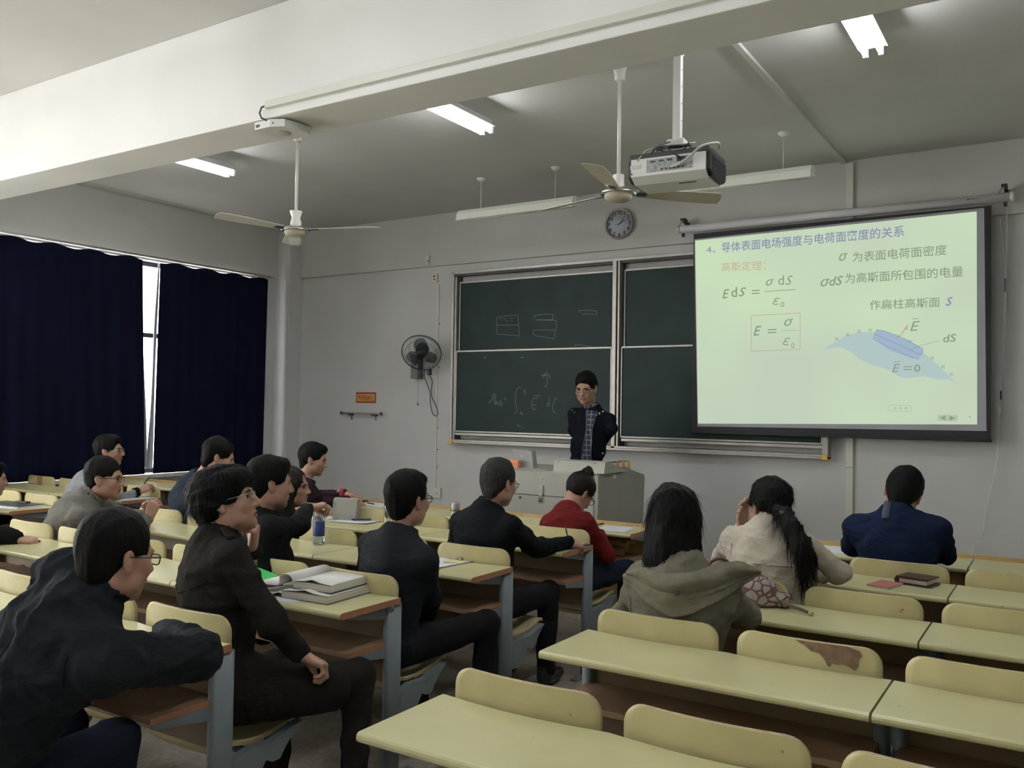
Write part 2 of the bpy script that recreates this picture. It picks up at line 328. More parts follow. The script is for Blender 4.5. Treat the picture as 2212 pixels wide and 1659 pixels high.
# ------------------------------------------------------------------ ceiling fans
def fan(label,x,y,zh,angs,tilt,white=False,R=.70):
    t=thing('ceiling_fan',label,'fan',(x,y,zh))
    top=ZC-zh
    MB().tube([(0,0,.10),(0,0,top-.05)],.0125,10).obj('rod',K['fanw'],t)
    MB().lathe([(0,top-.10),(.028,top-.10),(.034,top-.09),(.034,top-.06),(.05,top),(0,top)],n=20).obj('ceiling_canopy',K['fanw'],t)
    MB().lathe([(.04,.012),(.045,.05),(.034,.09),(.05,.145),(.03,.15),(0,.15)] if white else [(.042,.0),(.036,.06),(.036,.11),(.02,.115),(0,.115)],n=20).obj('lower_canopy',K['fanw'],t)
    MB().lathe([(0,.028),(.06,.025),(.10,.008),(.116,-.006),(.117,-.014),(.10,-.02),(.085,-.02)],n=32).obj('motor_rim',K['chrome'],t)
    MB().lathe([(.092,-.018),(.088,-.04),(.07,-.056),(.035,-.064),(0,-.066)],n=32).obj('motor_housing',K['fan'],t)
    for a in angs:
        a=math.radians(a); m=Matrix.Rotation(a,4,'Z')@Matrix.Rotation(math.radians(tilt),4,'X')
        vs=[];fs=[]; n=10
        for i in range(n+1):
            u=i/n; r=.13+(R-.13)*u; hw=.045+.028*min(1,u*1.6)
            if i==n: hwa,hwb=hw,hw*.9; ra,rb=r-.03,r
            else: hwa=hwb=hw; ra=rb=r
            for zz in (.0015,-.0015): vs+= [m@Vector((ra,-hwa,zz-.01+.006)),m@Vector((r,0,zz-.004)),m@Vector((rb,hwb,zz-.01+.006))]
        for i in range(n):
            b=i*6
            for k in (0,1): fs.append((b+k,b+k+1,b+6+k+1,b+6+k)); fs.append((b+3+k,b+6+3+k,b+6+4+k,b+4+k))
            fs.append((b,b+6,b+9,b+3)); fs.append((b+2,b+5,b+11,b+8))
        e=n*6; fs.append((0,3,4,1)); fs.append((1,4,5,2)); fs.append((e,e+1,e+4,e+3)); fs.append((e+1,e+2,e+5,e+4))
        b_=MB().add(vs,fs,0,False).obj('blade',K['fan'] if not white else K['fanw'],t)
        MB().box((.06,-.02,-.012),(.19,.02,-.006),bev=.002,xf=m).obj('blade_iron',K['dgrey'],b_)
    return t
fan('cream three blade ceiling fan in front of the projector',-2.455,5.1,2.955,(-77,43,163),-14)
f1=fan('white three blade ceiling fan hanging nearer the curtained window',-5.262,5.0,2.965,(20,-100,140),8,True)
MB().lathe([(.05,-.066),(.055,-.10),(.04,-.13),(0,-.132)],n=16).obj('cap',mat('clear_cap',(.5,.48,.4),.2,alpha=.35),f1)
t=thing('wireless_access_point','white rounded access point box fixed under the ceiling beam','electronics',(-3.76,3.46,3.145))
MB().prism([(-.115,-.10),(-.10,-.115),(.02,-.115),(.10,-.08),(.12,.0),(.115,.10),(.06,.115),(-.08,.11),(-.115,.08)],-.05,-.008,plane='xy').obj('shell',K['white'],t)
MB().box((-.07,-.07,-.012),(.07,.07,0)).obj('mounting_plate',K['sill'],t)
MB().lathe([(0,-.0515),(.045,-.0515),(.047,-.05)],n=24).obj('logo_ring',K['sill'],t)
MB().box((.04,-.116,-.036),(.05,-.1145,-.028)).obj('port',K['dgrey'],t); MB().box((-.09,-.117,-.04),(-.06,-.1145,-.024)).obj('port',K['dgrey'],t)
# ------------------------------------------------------------------ projector
def build_projector():
    Y=4.30; c=Vector((-1.735,Y,2.82))
    t=thing('projector','white ceiling projector with dark top, hanging from a steel pole','projector',c,math.radians(4))
    hw,hd=.215,.155
    body=[(-hd,-.075),(-hd,.035),(-hd+.02,.05),(hd-.02,.05),(hd,.03),(hd,-.075),(hd-.06,-.105),(-hd+.07,-.105)]
    # shell : profile in yz swept over x, slightly tapered ends
    MB().prism([(-hd,-.06),(-hd,.03),(hd,.03),(hd,-.06),(hd-.05,-.09),(-hd+.06,-.09)],-hw+.02,hw-.02,plane='yz').obj('shell',K['white'],t)
    MB().box((-hw,-hd+.012,.028),(hw,hd,.062),bev=.012).obj('top_cover',K['dgrey'],t)
    g=MB().prism([(-hd+.015,-.055),(-hd+.015,.03),(hd,.03),(hd,-.05),(hd-.05,-.08),(-hd+.06,-.08)],hw-.02,hw,plane='yz').obj('vent_grille',K['black'],t)
    for k in range(9): MB().box((hw,-hd+.05,.018-k*.0105),(hw+.003,hd-.02,.022-k*.0105)).obj('louvre',K['dgrey'],g)
    MB().prism([(-hd+.015,-.055),(-hd+.015,.03),(hd,.03),(hd,-.05),(hd-.05,-.08),(-hd+.06,-.08)],-hw,-hw+.02,plane='yz').obj('side_cover',K['dgrey'],t)
    p_=MB().box((-.11,-hd-.002,-.045),(.13,-hd+.001,.02)).obj('port_panel',mat('port_panel',(.33,.34,.34),.4,var=.4,vscale=60),t)
    MB().box((.05,-hd-.006,-.005),(.095,-hd-.001,.016)).obj('power_inlet',K['black'],p_)
    for k in range(6): MB().tube([(-.03+k*.022,-hd-.006,-.034),(-.03+k*.022,-hd,-.034)],.005,8).obj('jack',K['dgrey'],p_)
    for k in range(3): MB().box((-.09+k*.045,-hd-.005,.004),(-.065+k*.045,-hd-.001,.012)).obj('connector',K['dgrey'],p_)
    MB().box((-.2,-hd-.0015,-.02),(-.14,-hd,.0)).obj('rating_label',K['sill'],t)
    MB().tube([(-.19,-hd-.003,-.045),(-.19,-hd,-.045)],.004,8).obj('screw',K['dgrey'],t)
    MB().box((.03,-.06,-.0925),(.12,-.05,-.09)).obj('slot',K['black'],t)
    MB().lathe([(.03,0),(.036,.02),(.03,.03)],(-.08,hd+.0,-.01),20,axis='y').obj('lens_barrel',K['black'],t)
    # ceiling mount
    MB().box((-.06,-.06,.062),(.06,.06,.075),bev=.003).obj('mount_plate',K['alu'],t)
    for q in ((-.055,-.055),(.055,-.055),(-.055,.055),(.055,.055)): MB().tube([(q[0]*.6,q[1]*.6,.075),(q[0]*1.6,q[1]*1.6,.10),(q[0]*2,q[1]*1.8,.062)],.006,6).obj('mount_arm',K['dgrey'],t)
    MB().box((-.045,-.04,.075),(.045,.04,.15),bev=.004).obj('mount_bracket',K['white'],t)
    for sx in (-.022,.022): MB().tube([(sx,-.043,.11),(sx,-.04,.11)],.006,8).obj('bolt',K['dgrey'],t)
    top=ZC-c.z
    MB().box((-.021,-.021,.15),(.021,.021,top-.01),bev=.004).obj('pole',K['white'],t)
    MB().box((-.026,-.026,top-.36),(.026,.026,top),bev=.004).obj('pole_sleeve',K['white'],t)
    for sx in (-1,1): MB().tube([(sx*.028,0,top-.34),(sx*.038,0,top-.34)],.006,6).obj('knob',K['dgrey'],t)
    for k in range(6): MB().tube([(.0215,0,.25+k*.09),(.0225,0,.25+k*.09)],.004,6).obj('hole',K['black'],t)
    MB().tube(spn([(.02,-hd-.01,-.03),(.06,-hd-.025,-.028),(.12,-hd-.03,.0),(.18,-hd-.02,.05),(.235,-.08,.085),(.22,0,.08)]),.0065,8).obj('video_cable',K['sill'],t)
    MB().tube(spn([(.07,-hd-.008,.01),(.03,-hd-.03,.04),(-.02,-hd-.01,.08),(-.09,-.09,.11),(-.09,-.02,.12),(0,.02,.13),(.08,-.02,.115),(.09,-.08,.09),(0,-.12,.085),(-.08,-.1,.08)]),.0055,8).obj('power_cable',K['black'],t)
    MB().tube([(-.16,-hd-.005,.02),(-.13,-.12,.08),(-.05,-.1,.105),(.04,-.09,.10),(.1,-.02,.12),(.02,.05,.12)],.004,6).obj('signal_cable',K['sill'],t)
    MB().tube([(-.02,-.06,.13),(-.08,-.09,.1),(-.02,-.13,.075),(.06,-.1,.08),(.05,-.02,.12)],.004,6).obj('signal_cable',K['black'],t)
build_projector()
# ------------------------------------------------------------------ blackboard
def rbox(mb,lo,hi,r=.006): return mb.box(lo,hi,bev=r)
def build_board():
    x0,x1,z0,z1=-5.915,-1.80,1.145,3.075; xm0,xm1=-3.915,-3.83
    t=thing('blackboard','large dark green sliding blackboard in an aluminium frame','blackboard',((x0+x1)/2,D,(z0+z1)/2))
    cx,cz=(x0+x1)/2,(z0+z1)/2
    def B(name,a,b,y0,y1,c,d,m,bev=.003,par=t): return MB().box((a-cx,y0,c-cz),(b-cx,y1,d-cz),bev=bev).obj(name,K[m],par)
    B('backing',x0+.02,x1-.02,-.03,-.005,z0+.05,z1-.05,'gap',0)
    B('top_frame',x0,x1,-.12,0,z1-.03,z1,'alu'); B('top_track',x0+.01,x1-.01,-.105,-.04,z1-.055,z1-.03,'aludark')
    B('bottom_rail',x0,x1,-.135,0,z0,z0+.02,'alu'); B('bottom_rail',x0+.005,x1-.005,-.125,0,z0+.02,z0+.04,'alu')
    B('side_frame',x0,x0+.03,-.12,0,z0+.02,z1-.01,'alu'); B('side_track',x0+.03,x0+.055,-.10,-.03,z0+.04,z1-.055,'alu'); B('side_groove',x0+.055,x0+.085,-.06,-.02,z0+.04,z1-.055,'aludark')
    B('side_frame',x1-.03,x1,-.12,0,z0+.02,z1-.01,'alu'); B('side_track',x1-.055,x1-.03,-.10,-.03,z0+.04,z1-.055,'alu')
    B('centre_post',xm0+.012,xm1-.03,-.125,-.02,z0+.02,z1-.03,'alu'); B('centre_groove',xm1-.03,xm1-.015,-.1,-.02,z0+.03,z1-.05,'aludark'); B('centre_post',xm1-.015,xm1+.005,-.12,-.02,z0+.02,z1-.03,'alu'); B('centre_groove',xm1+.005,xm1+.03,-.06,-.02,z0+.04,z1-.055,'aludark')
    for a,b,nm in ((x0+.07,xm0,0),(xm1+.03,x1-.05,1)):
        # rear (upper) panel and front (lower) panel, each with its own thin frame
        for k,(c,d,yf) in enumerate(((2.17,2.965,-.055),(1.268,2.185,-.09))):
            if k: aa,bb=a-.012,b+.0
            else: aa,bb=a,b
            p_=B('board_panel',aa+.012,bb-.012,yf,yf+.012,c+.012,d-.012,'board',.001)
            MBf=MB()
            for q in ((aa,bb,c,c+.018),(aa,bb,d-.02,d),(aa,aa+.014,c,d),(bb-.014,bb,c,d)): MBf.box((q[0]-cx,yf-.01,q[2]-cz),(q[1]-cx,yf+.015,q[3]-cz),bev=.003)
            MBf.obj('panel_frame',K['alu'],p_)
    for xx in (x0,x1-.05): B('corner_cap',xx,xx+.05,-.142,-.0,z0-.006,z0+.028,'yellow',.004)
    B('lower_rail',x0+.06,xm0,-.1,-.05,1.235,1.262,'alu'); B('lower_rail',xm1+.03,x1-.05,-.1,-.05,1.235,1.262,'alu')
    # chalk writing: strokes traced on the lower left and upper left panels
    def stroke(pts,y,r=.0032,nm='chalk_writing'):
        q=[at(a,b,D+y)-Vector((cx,D,cz)) for a,b in pts]
        m=MB(); 
        for a,b in zip(q[:-1],q[1:]):
            d=(b-a); nrm=Vector((d.z,0,-d.x)); 
            if nrm.length<1e-5: continue
            nrm=nrm.normalized()*r*.5; o_=Vector((0,-.001,0)); m.add([a-nrm+o_,a+nrm+o_,b+nrm+o_,b-nrm+o_],[(0,1,2,3)])
        return m
    up=-.055; lo=-.09
    Z=lambda *p: [(960+a/3.53,540+b/3.53) for a,b in p]
    def W(lst,y,r=.0036):
        m=MB()
        for s in lst:
            k=stroke(Z(*s),y,r); m.add(k.v,k.f)
        m.obj('chalk_writing',K['chalk'],t,recalc=False)
    W([[(400,512),(560,495),(572,655),(396,640),(400,512)],[(400,573),(566,572)],[(425,524),(440,524)],[(448,524),(470,524)],[(503,522),(525,520)],[(430,540),(435,543)],[(468,541),(482,543)],[(510,541),(520,543)]],up,.005)
    W([[(688,530),(685,500),(775,488),(830,492),(826,532),(700,532)],[(700,534),(852,536),(855,570),(850,612),(680,608),(676,640)],[(676,640),(700,655),(838,677),(843,615)]],up,.005)
    W([[(1030,478),(1024,462),(1100,460),(1160,465),(1164,492)],[(1045,488),(1160,490)],[(995,740),(998,722),(1050,724),(1140,742)]],up,.005)
    W([[(330,1160),(345,1165),(365,1140),(370,1100)],[(378,1095),(376,1150),(388,1175),(392,1090)],[(388,1185),(402,1152),(412,1185)],[(392,1172),(408,1172)],[(422,1150),(424,1188),(440,1184),(438,1168),(424,1166),(436,1158),(424,1150)],[(455,1128),(470,1128)],[(453,1142),(472,1142)]],lo,.006)
    W([[(585,1052),(565,1048),(548,1070),(540,1120),(545,1180),(555,1215),(550,1238),(528,1250)],[(603,1070),(620,1066),(608,1080),(622,1094),(604,1096)],[(572,1255),(585,1232),(598,1260)],[(576,1247),(592,1247)]],lo,.006)
    W([[(680,1112),(730,1112),(722,1106)],[(672,1135),(712,1130)],[(672,1138),(666,1180),(668,1212),(700,1216)],[(668,1180),(702,1182)],[(738,1178),(742,1180)],[(800,1122),(800,1190)],[(800,1165),(780,1180),(790,1195),(800,1185)],[(845,1135),(826,1180),(824,1215),(835,1240),(852,1238)],[(838,1130),(862,1136)]],lo,.006)
    W([[(745,962),(765,945),(755,975)],[(770,935),(768,965)],[(782,920),(784,1020),(775,1045),(762,1040)],[(735,960),(800,950),(806,972),(790,978)],[(300,820),(318,818)],[(582,820),(606,816)]],lo,.006)
    m=MB()
    for a,b in ((558,1332),(568,1338),(578,1346),(598,1356),(310,822),(592,820)):
        q=at(960+a/3.53,540+b/3.53,D+lo)-Vector((cx,D,cz)); m.box((q.x-.008,q.y-.003,q.z-.004),(q.x+.008,q.y,q.z+.004))
    m.obj('chalk_smear',K['chalk'],t)
build_board()
# ------------------------------------------------------------------ clock
def build_clock():
    c=(-3.862,D-.045,3.43); R=.158
    t=thing('wall_clock','round silver rimmed wall clock above the blackboard','clock',c)
    MB().lathe([(R-.022,-.03),(R-.012,-.05),(R-.004,-.046),(R,-.025),(R-.004,0)],n=48,axis='y').obj('rim',K['alu'],t)
    fc=MB().lathe([(0,-.022),(R-.016,-.022),(R-.014,0)],n=48,axis='y').obj('dial',mat('dial',(.42,.43,.50),.5),t)
    for h in range(1,13):
        a=h*PI/6; text_obj('numeral',str(h),K['black'],Matrix.Translation((math.sin(a)*R*.72,-.0235,math.cos(a)*R*.72))@FACE,.052,fc,bold=.0009)
    def hand(nm,a,L,w,back=.02):
        a=math.radians(a); m=Matrix.Rotation(a,4,'Y'); MB().box((-w,-.0275,-back),(w,-.026,L),xf=m).obj(nm,K['black'],t)
    hand('minute_hand',42,R*.62,.0022); hand('hour_hand',62,R*.42,.0034); hand('second_hand',266,R*.3,.0012)
    MB().box((-.004,-.0235,.055),(.004,-.0225,.068)).obj('dial_mark',K['orange'],t)
build_clock()
# ------------------------------------------------------------------ projection screen and slide
YS=D-.17
def build_screen():
    t=thing('projection_screen','large pull-down projection screen with a black border, showing a self-glowing lecture slide','screen',(-1.82,YS,2.3))
    ox,oz=-1.82,2.3
    def P(px,py): v=at(px,py,YS); return Vector((v.x-ox,0,v.z-oz))
    def box(nm,a,b,y0,y1,c,d,m,bev=0): return MB().box((a,y0,c),(b,y1,d),bev=bev).obj(nm,m,t)
    TL,TR,BL,BR=P(1491,510),P(2138,440),P(1502,937),P(2144,946)
    X0=(TL.x+BL.x)/2; X1=(TR.x+BR.x)/2; Z1=(TL.z+TR.z)/2; Z0=(BL.z+BR.z)/2
    MB().box((X0,-.002,Z0),(X1,.002,Z1)).obj('fabric',K['screenb'],t)
    MB().box((X0-.005,-.012,Z0-.015),(X1+.005,.012,Z0+.012),bev=.004).obj('bottom_bar',K['screenb'],t)
    a,b,c,d=P(1500,517),P(2126,449),P(2131,931),P(1507,921)
    MB().add([q+Vector((0,-.003,0)) for q in (a,b,c,d)],[(0,1,2,3)]).obj('white_surface',K['screenw'],t)
    MB().tube([(X0-.14,.02,Z1+.06),(X1+.13,.02,Z1+.06)],.036,20).obj('roller_case',mat('roller_case',(.72,.71,.73),.45),t)
    MB().tube([(X0-.17,.02,Z1+.06),(X0-.14,.02,Z1+.06)],.041,20).obj('end_cap',K['white'],t); MB().tube([(X1+.13,.02,Z1+.06),(X1+.16,.02,Z1+.06)],.041,20).obj('end_cap',K['white'],t)
    for x in (X0-.10,X1+.10):
        br=MB(); br.box((x-.012,.05,Z1+.11),(x+.012,.17-.045,Z1+.135)); br.box((x-.012,-.005,Z1+.115),(x+.012,.06,Z1+.16)); br.box((x-.012,-.03,Z1-.02),(x+.012,-.0,Z1+.012)); br.box((x-.03,-.02,Z1+.14),(x+.012,.0,Z1+.16)); br.obj('bracket',K['black'],t)
        MB().tube([(x-.02,0,Z1+.14),(x-.04,0,Z1+.11),(x-.05,0,Z1+.085),(x-.03,0,Z1+.07)],.004,6).obj('hook',K['alu'],t)
    text_obj('roller_label','Rnolac',K['dgrey'],Matrix.Translation((X1-.12,-.034,Z1+.055))@FACE,.03,t,shear=.4) if False else None
    lg=MB(); lg.box((X1-.17,-.032,Z1+.058),(X1-.155,-.030,Z1+.066)); 
    for k in range(5): lg.box((X1-.15+k*.014,-.032,Z1+.058),(X1-.141+k*.014,-.030,Z1+.063))
    lg.obj('roller_label',K['dgrey'],t)
    # the projected slide (keystoned quad on the fabric), its own glow replaces projector light
    m=bpy.data.materials.new('glowing_slide'); m.use_nodes=True; nt=m.node_tree; nt.nodes.clear(); N=nt.nodes; L=nt.links
    o=N.new('ShaderNodeOutputMaterial'); e=N.new('ShaderNodeEmission'); L.new(e.outputs[0],o.inputs[0]); e.inputs[1].default_value=SLIDE
    tc=N.new('ShaderNodeTexCoord'); n=N.new('ShaderNodeTexNoise'); n.inputs['Scale'].default_value=.9; n.inputs['Detail'].default_value=1; L.new(tc.outputs['Object'],n.inputs[0])
    mx=N.new('ShaderNodeMix'); mx.data_type='RGBA'; r=N.new('ShaderNodeMapRange'); r.inputs[1].default_value=.35; r.inputs[2].default_value=.65; L.new(n.outputs[0],r.inputs[0]); L.new(r.outputs[0],mx.inputs[0])
    mx.inputs[6].default_value=(.66,.83,.56,1); mx.inputs[7].default_value=(.60,.71,.56,1); L.new(mx.outputs[2],e.inputs[0])
    q=[P(1502,520),P(2110,457),P(2111,917),P(1508,915)]
    sl=MB().add([v+Vector((0,-.0045,0)) for v in q],[(0,1,2,3)]).obj('slide',m,t)
    gc=emis('slide_grey',(.26,.33,.22)); bc=emis('slide_blue',(.24,.27,.42)); rc=emis('slide_red',(.55,.42,.30)); lb=emis('slide_lightblue',(.44,.56,.55)); mb_=emis('slide_midblue',(.35,.46,.58)); nav=emis('slide_button',(.44,.53,.38))
    def Q(a,b): return P(1480+a/3.016,400+b/3.016)
    def tx(body,a0,b0,a1,b1,h,m_,shear=0,bold=0,dy=-.0065):
        """line of text from slide point (a0,b0) to (a1,b1) (its centre line), glyph height h"""
        p0,p1=Q(a0,b0),Q(a1,b1); d=p1-p0; ang=math.atan2(d.z,d.x); c_=(p0+p1)/2; hh=(Q(a0,b0-h/2)-Q(a0,b0+h/2)).z
        text_obj('slide_text',body,m_,Matrix.Translation((c_.x,dy,c_.z))@Matrix.Rotation(-ang,4,'Y')@FACE,.1,sl,shear=shear,bold=bold,fit=(d.length,hh))
    def EPS(a,b,h_):
        p_=[(.42,-.38),(.30,-.5),(.0,-.5),(-.30,-.38),(-.32,-.18),(-.1,-.04),(.15,-.03),(-.15,.0),(-.46,.14),(-.48,.36),(-.2,.5),(.12,.5),(.34,.36)]
        g=MB(); q=[Q(a+x*h_-y*h_*.15,b+y*h_) for x,y in p_]; q=spn(q,3)
        for i,(u,v) in enumerate(zip(q[:-1],q[1:])):
            d=v-u
            if d.length<1e-6: continue
            nn=Vector((d.z,0,-d.x)).normalized()*.0045; oo=Vector((0,-.0065,0)); g.add([u-nn+oo,u+nn+oo,v+nn+oo,v-nn+oo],[(0,1,2,3)])
        g.obj('slide_text',gc,sl,recalc=False)
    tx('4、',140,424,200,420,42,bc); tx('导体表面电场强度与电荷面密度的关系',240,408,1428,298,66,bc,bold=.0008)
    tx('高斯定理：',238,535,525,522,60,rc)
    tx('σ',1003,472,1060,466,48,gc,.3,.0013); tx('为表面电荷面密度',1092,470,1706,420,66,gc,bold=.0006)
    tx('σdS',883,632,1030,620,60,gc,.25,.0013); tx('为高斯面所包围的电量',1044,610,1812,562,68,gc,bold=.0006)
    tx('作扁柱高斯面',1204,782,1660,762,64,gc,bold=.0006); tx('S',1697,760,1745,756,56,bc,.3,.0013)
    tx('E',243,710,290,706,58,gc,.3,.001); tx('d',302,698,340,696,64,gc,0,.001); tx('S',350,698,398,694,58,gc,.3,.001); tx('=',436,698,486,694,26,gc)
    tx('σ',526,637,580,632,40,gc,.3,.001); tx('d',608,620,645,618,62,gc); tx('S',655,622,702,618,58,gc,.3); EPS(596,757,40); tx('0',622,778,648,777,34,gc)
    tx('E',446,950,498,948,62,gc,.3,.001); tx('=',540,952,596,950,26,gc); tx('σ',646,897,706,893,44,gc,.3,.001); EPS(663,1019,42); tx('0',692,1046,714,1045,34,gc)
    tx('E',1466,920,1532,916,62,rc if 0 else gc,.3); tx('dS',1680,1000,1768,994,52,gc,.15,.0013); tx('E',1348,1194,1404,1190,52,gc,.3); tx('=',1424,1192,1478,1192,24,gc); tx('0',1492,1192,1534,1192,50,gc,0,.0012)
    def ln(pts,m_,w=.006,y=-.006,nm='slide_line'):
        g=MB(); q=[Q(*p_) for p_ in pts]
        for u,v in zip(q[:-1],q[1:]):
            d=v-u; nn=Vector((d.z,0,-d.x)).normalized()*w*.5; oo=Vector((0,y,0)); g.add([u-nn+oo,u+nn+oo,v+nn+oo,v-nn+oo],[(0,1,2,3)])
        g.obj(nm,m_,sl,recalc=False)
    def area(pts,m_,y,nm='slide_shape'): MB().add([Q(*p_)+Vector((0,y,0)) for p_ in pts],[tuple(range(len(pts)))]).obj(nm,m_,sl,recalc=False)
    ln([(520,694),(722,680)],gc); ln([(634,948),(736,946)],gc,.003); ln([(432,850),(750,834),(750,1070),(433,1082),(432,850)],rc,.006)
    area([(908,1068),(985,1015),(1060,975),(1140,958),(1220,958),(1300,970),(1420,1010),(1520,1062),(1600,1130),(1680,1200),(1770,1292),(1715,1262),(1650,1268),(1560,1245),(1440,1258),(1390,1245),(1330,1205),(1200,1165),(1130,1130),(1080,1085),(1010,1055)],lb,-.0055)
    area([(1232,968),(1246,942),(1300,952),(1450,1010),(1552,1070),(1548,1100),(1525,1134),(1480,1130),(1330,1075),(1222,1000)],mb_,-.006)
    ln([(1232,968),(1300,1000),(1440,1060),(1530,1105),(1552,1078)],bc,.004,-.0065); ln([(1246,942),(1300,950),(1420,995),(1552,1068)],bc,.004,-.0065); ln([(1222,1000),(1340,1060),(1450,1110),(1525,1134)],bc,.003,-.0065)
    ln([(1395,995),(1448,915)],rc,.009,-.0068); area([(1425,935),(1455,905),(1448,945)],rc,-.0068); ln([(1480,872),(1522,868)],gc,.005); ln([(1362,1152),(1398,1150)],gc,.005); ln([(1450,1080),(1520,1050),(1660,1012)],gc,.003,-.0068)
    for a,b in ((988,1000),(1058,974),(1134,952),(1208,944),(1388,985),(1470,1020),(1610,1127),(1680,1182),(1734,1232)): ln([(a-12,b-10),(a+12,b+10)],gc,.004,-.0068); ln([(a-12,b+10),(a+12,b-10)],gc,.004,-.0068)
    ln([(1325,1432),(1472,1436),(1472,1475),(1325,1470),(1325,1432)],nav,.005)
    for a in (1370,1405,1440): area([(a-9,1446),(a+9,1446),(a+9,1460),(a-9,1460)],nav,-.0065)
    area([(1646,1496),(1775,1498),(1775,1538),(1646,1536)],nav,-.0055); area([(1660,1516),(1696,1500),(1696,1532)],gc,-.0065); area([(1760,1518),(1724,1502),(1724,1534)],gc,-.0065); area([(1846,1506),(1862,1506),(1862,1510),(1846,1510)],bc,-.0065)
    # pull cord
    MB().tube([(X1+.11,0,Z1),(X1+.10,.08,Z1-.55),(X1+.09,.08,Z1-1.1),(X1+.075,.09,Z1-1.75)],.002,5).obj('pull_cord',K['white'],t)
build_screen()
# loose white wire with a plug hanging from the wall to the desks
def build_wire():
    pts=[(2160,470),(2172,600),(2168,700),(2162,850),(2160,900),(2156,950),(2152,1010),(2140,1060),(2128,1110),(2124,1150),(2106,1180)]
    v=[at(a,b,D-.05) for a,b in pts]; v+=[atz(2098,1212,.765)]
    t=thing('hanging_wire','thin white wire hanging down the wall right of the screen','wire',v[0])
    MB().tube(spn([q-v[0] for q in v]),.0035,6).obj('wire',K['white'],t)
    q=at(2158,890,D-.05)-v[0]; MB().tube([q+Vector((0,0,.045)),q+Vector((0,0,.02)),q-Vector((0,0,.03))],[.008,.016,.01],8).obj('inline_switch',K['white'],t)
    q=at(2162,855,D-.05)-v[0]; MB().box((q.x-.006,q.y-.006,q.z-.03),(q.x+.006,q.y+.006,q.z+.04)).obj('black_tape',K['black'],t)
    q=at(2172,615,D-.05)-v[0]; MB().box((q.x-.006,q.y-.006,q.z-.06),(q.x+.006,q.y+.006,q.z+.05)).obj('black_tape',K['black'],t)
build_wire()
# ------------------------------------------------------------------ poster, bracket, wall fan
t=thing('poster','small red and gold notice stuck on the wall left of the fan','poster',(-7.275,D,1.645))
MB().box((-.16,-.004,-.065),(.16,0,.065)).obj('sheet',mat('poster_red',(.42,.05,.03),.5),t)
MB().box((-.145,-.006,-.045),(.145,-.004,.045),bev=.001).obj('gold_field',mat('poster_gold',(.60,.33,.08),.5,var=.3,vscale=14),t)
text_obj('poster_text','党报园报',mat('poster_text',(.35,.04,.02),.5),Matrix.Translation((0,-.007,.0))@FACE,.06,t,fit=(.23,.05)) if False else None
text_obj('poster_text','免报园报厂',mat('poster_text',(.35,.04,.02),.5),Matrix.Translation((0,-.007,.0))@FACE,.06,t,fit=(.25,.045))
t=thing('wall_bracket','short metal rail bracket on the wall below the red notice','bracket',(-7.3,D,1.45))
MB().box((-.33,-.07,-.008),(.33,-.05,.012),bev=.002).obj('rail',K['alu'],t)
for x in (-.33,.315): MB().box((x,-.075,-.014),(x+.015,-.045,.02)).obj('end_cap',K['dgrey'],t)
for x in (-.2,.19): MB().prism([(0,-.02),(0,-.005),(-.07,-.005),(-.07,-.012),(-.01,-.03)],x-.03,x+.03,plane='yz').obj('arm',K['dgrey'],t); MB().box((x-.006,-.006,-.08),(x+.006,0,-.02)).obj('stay',K['dgrey'],t)
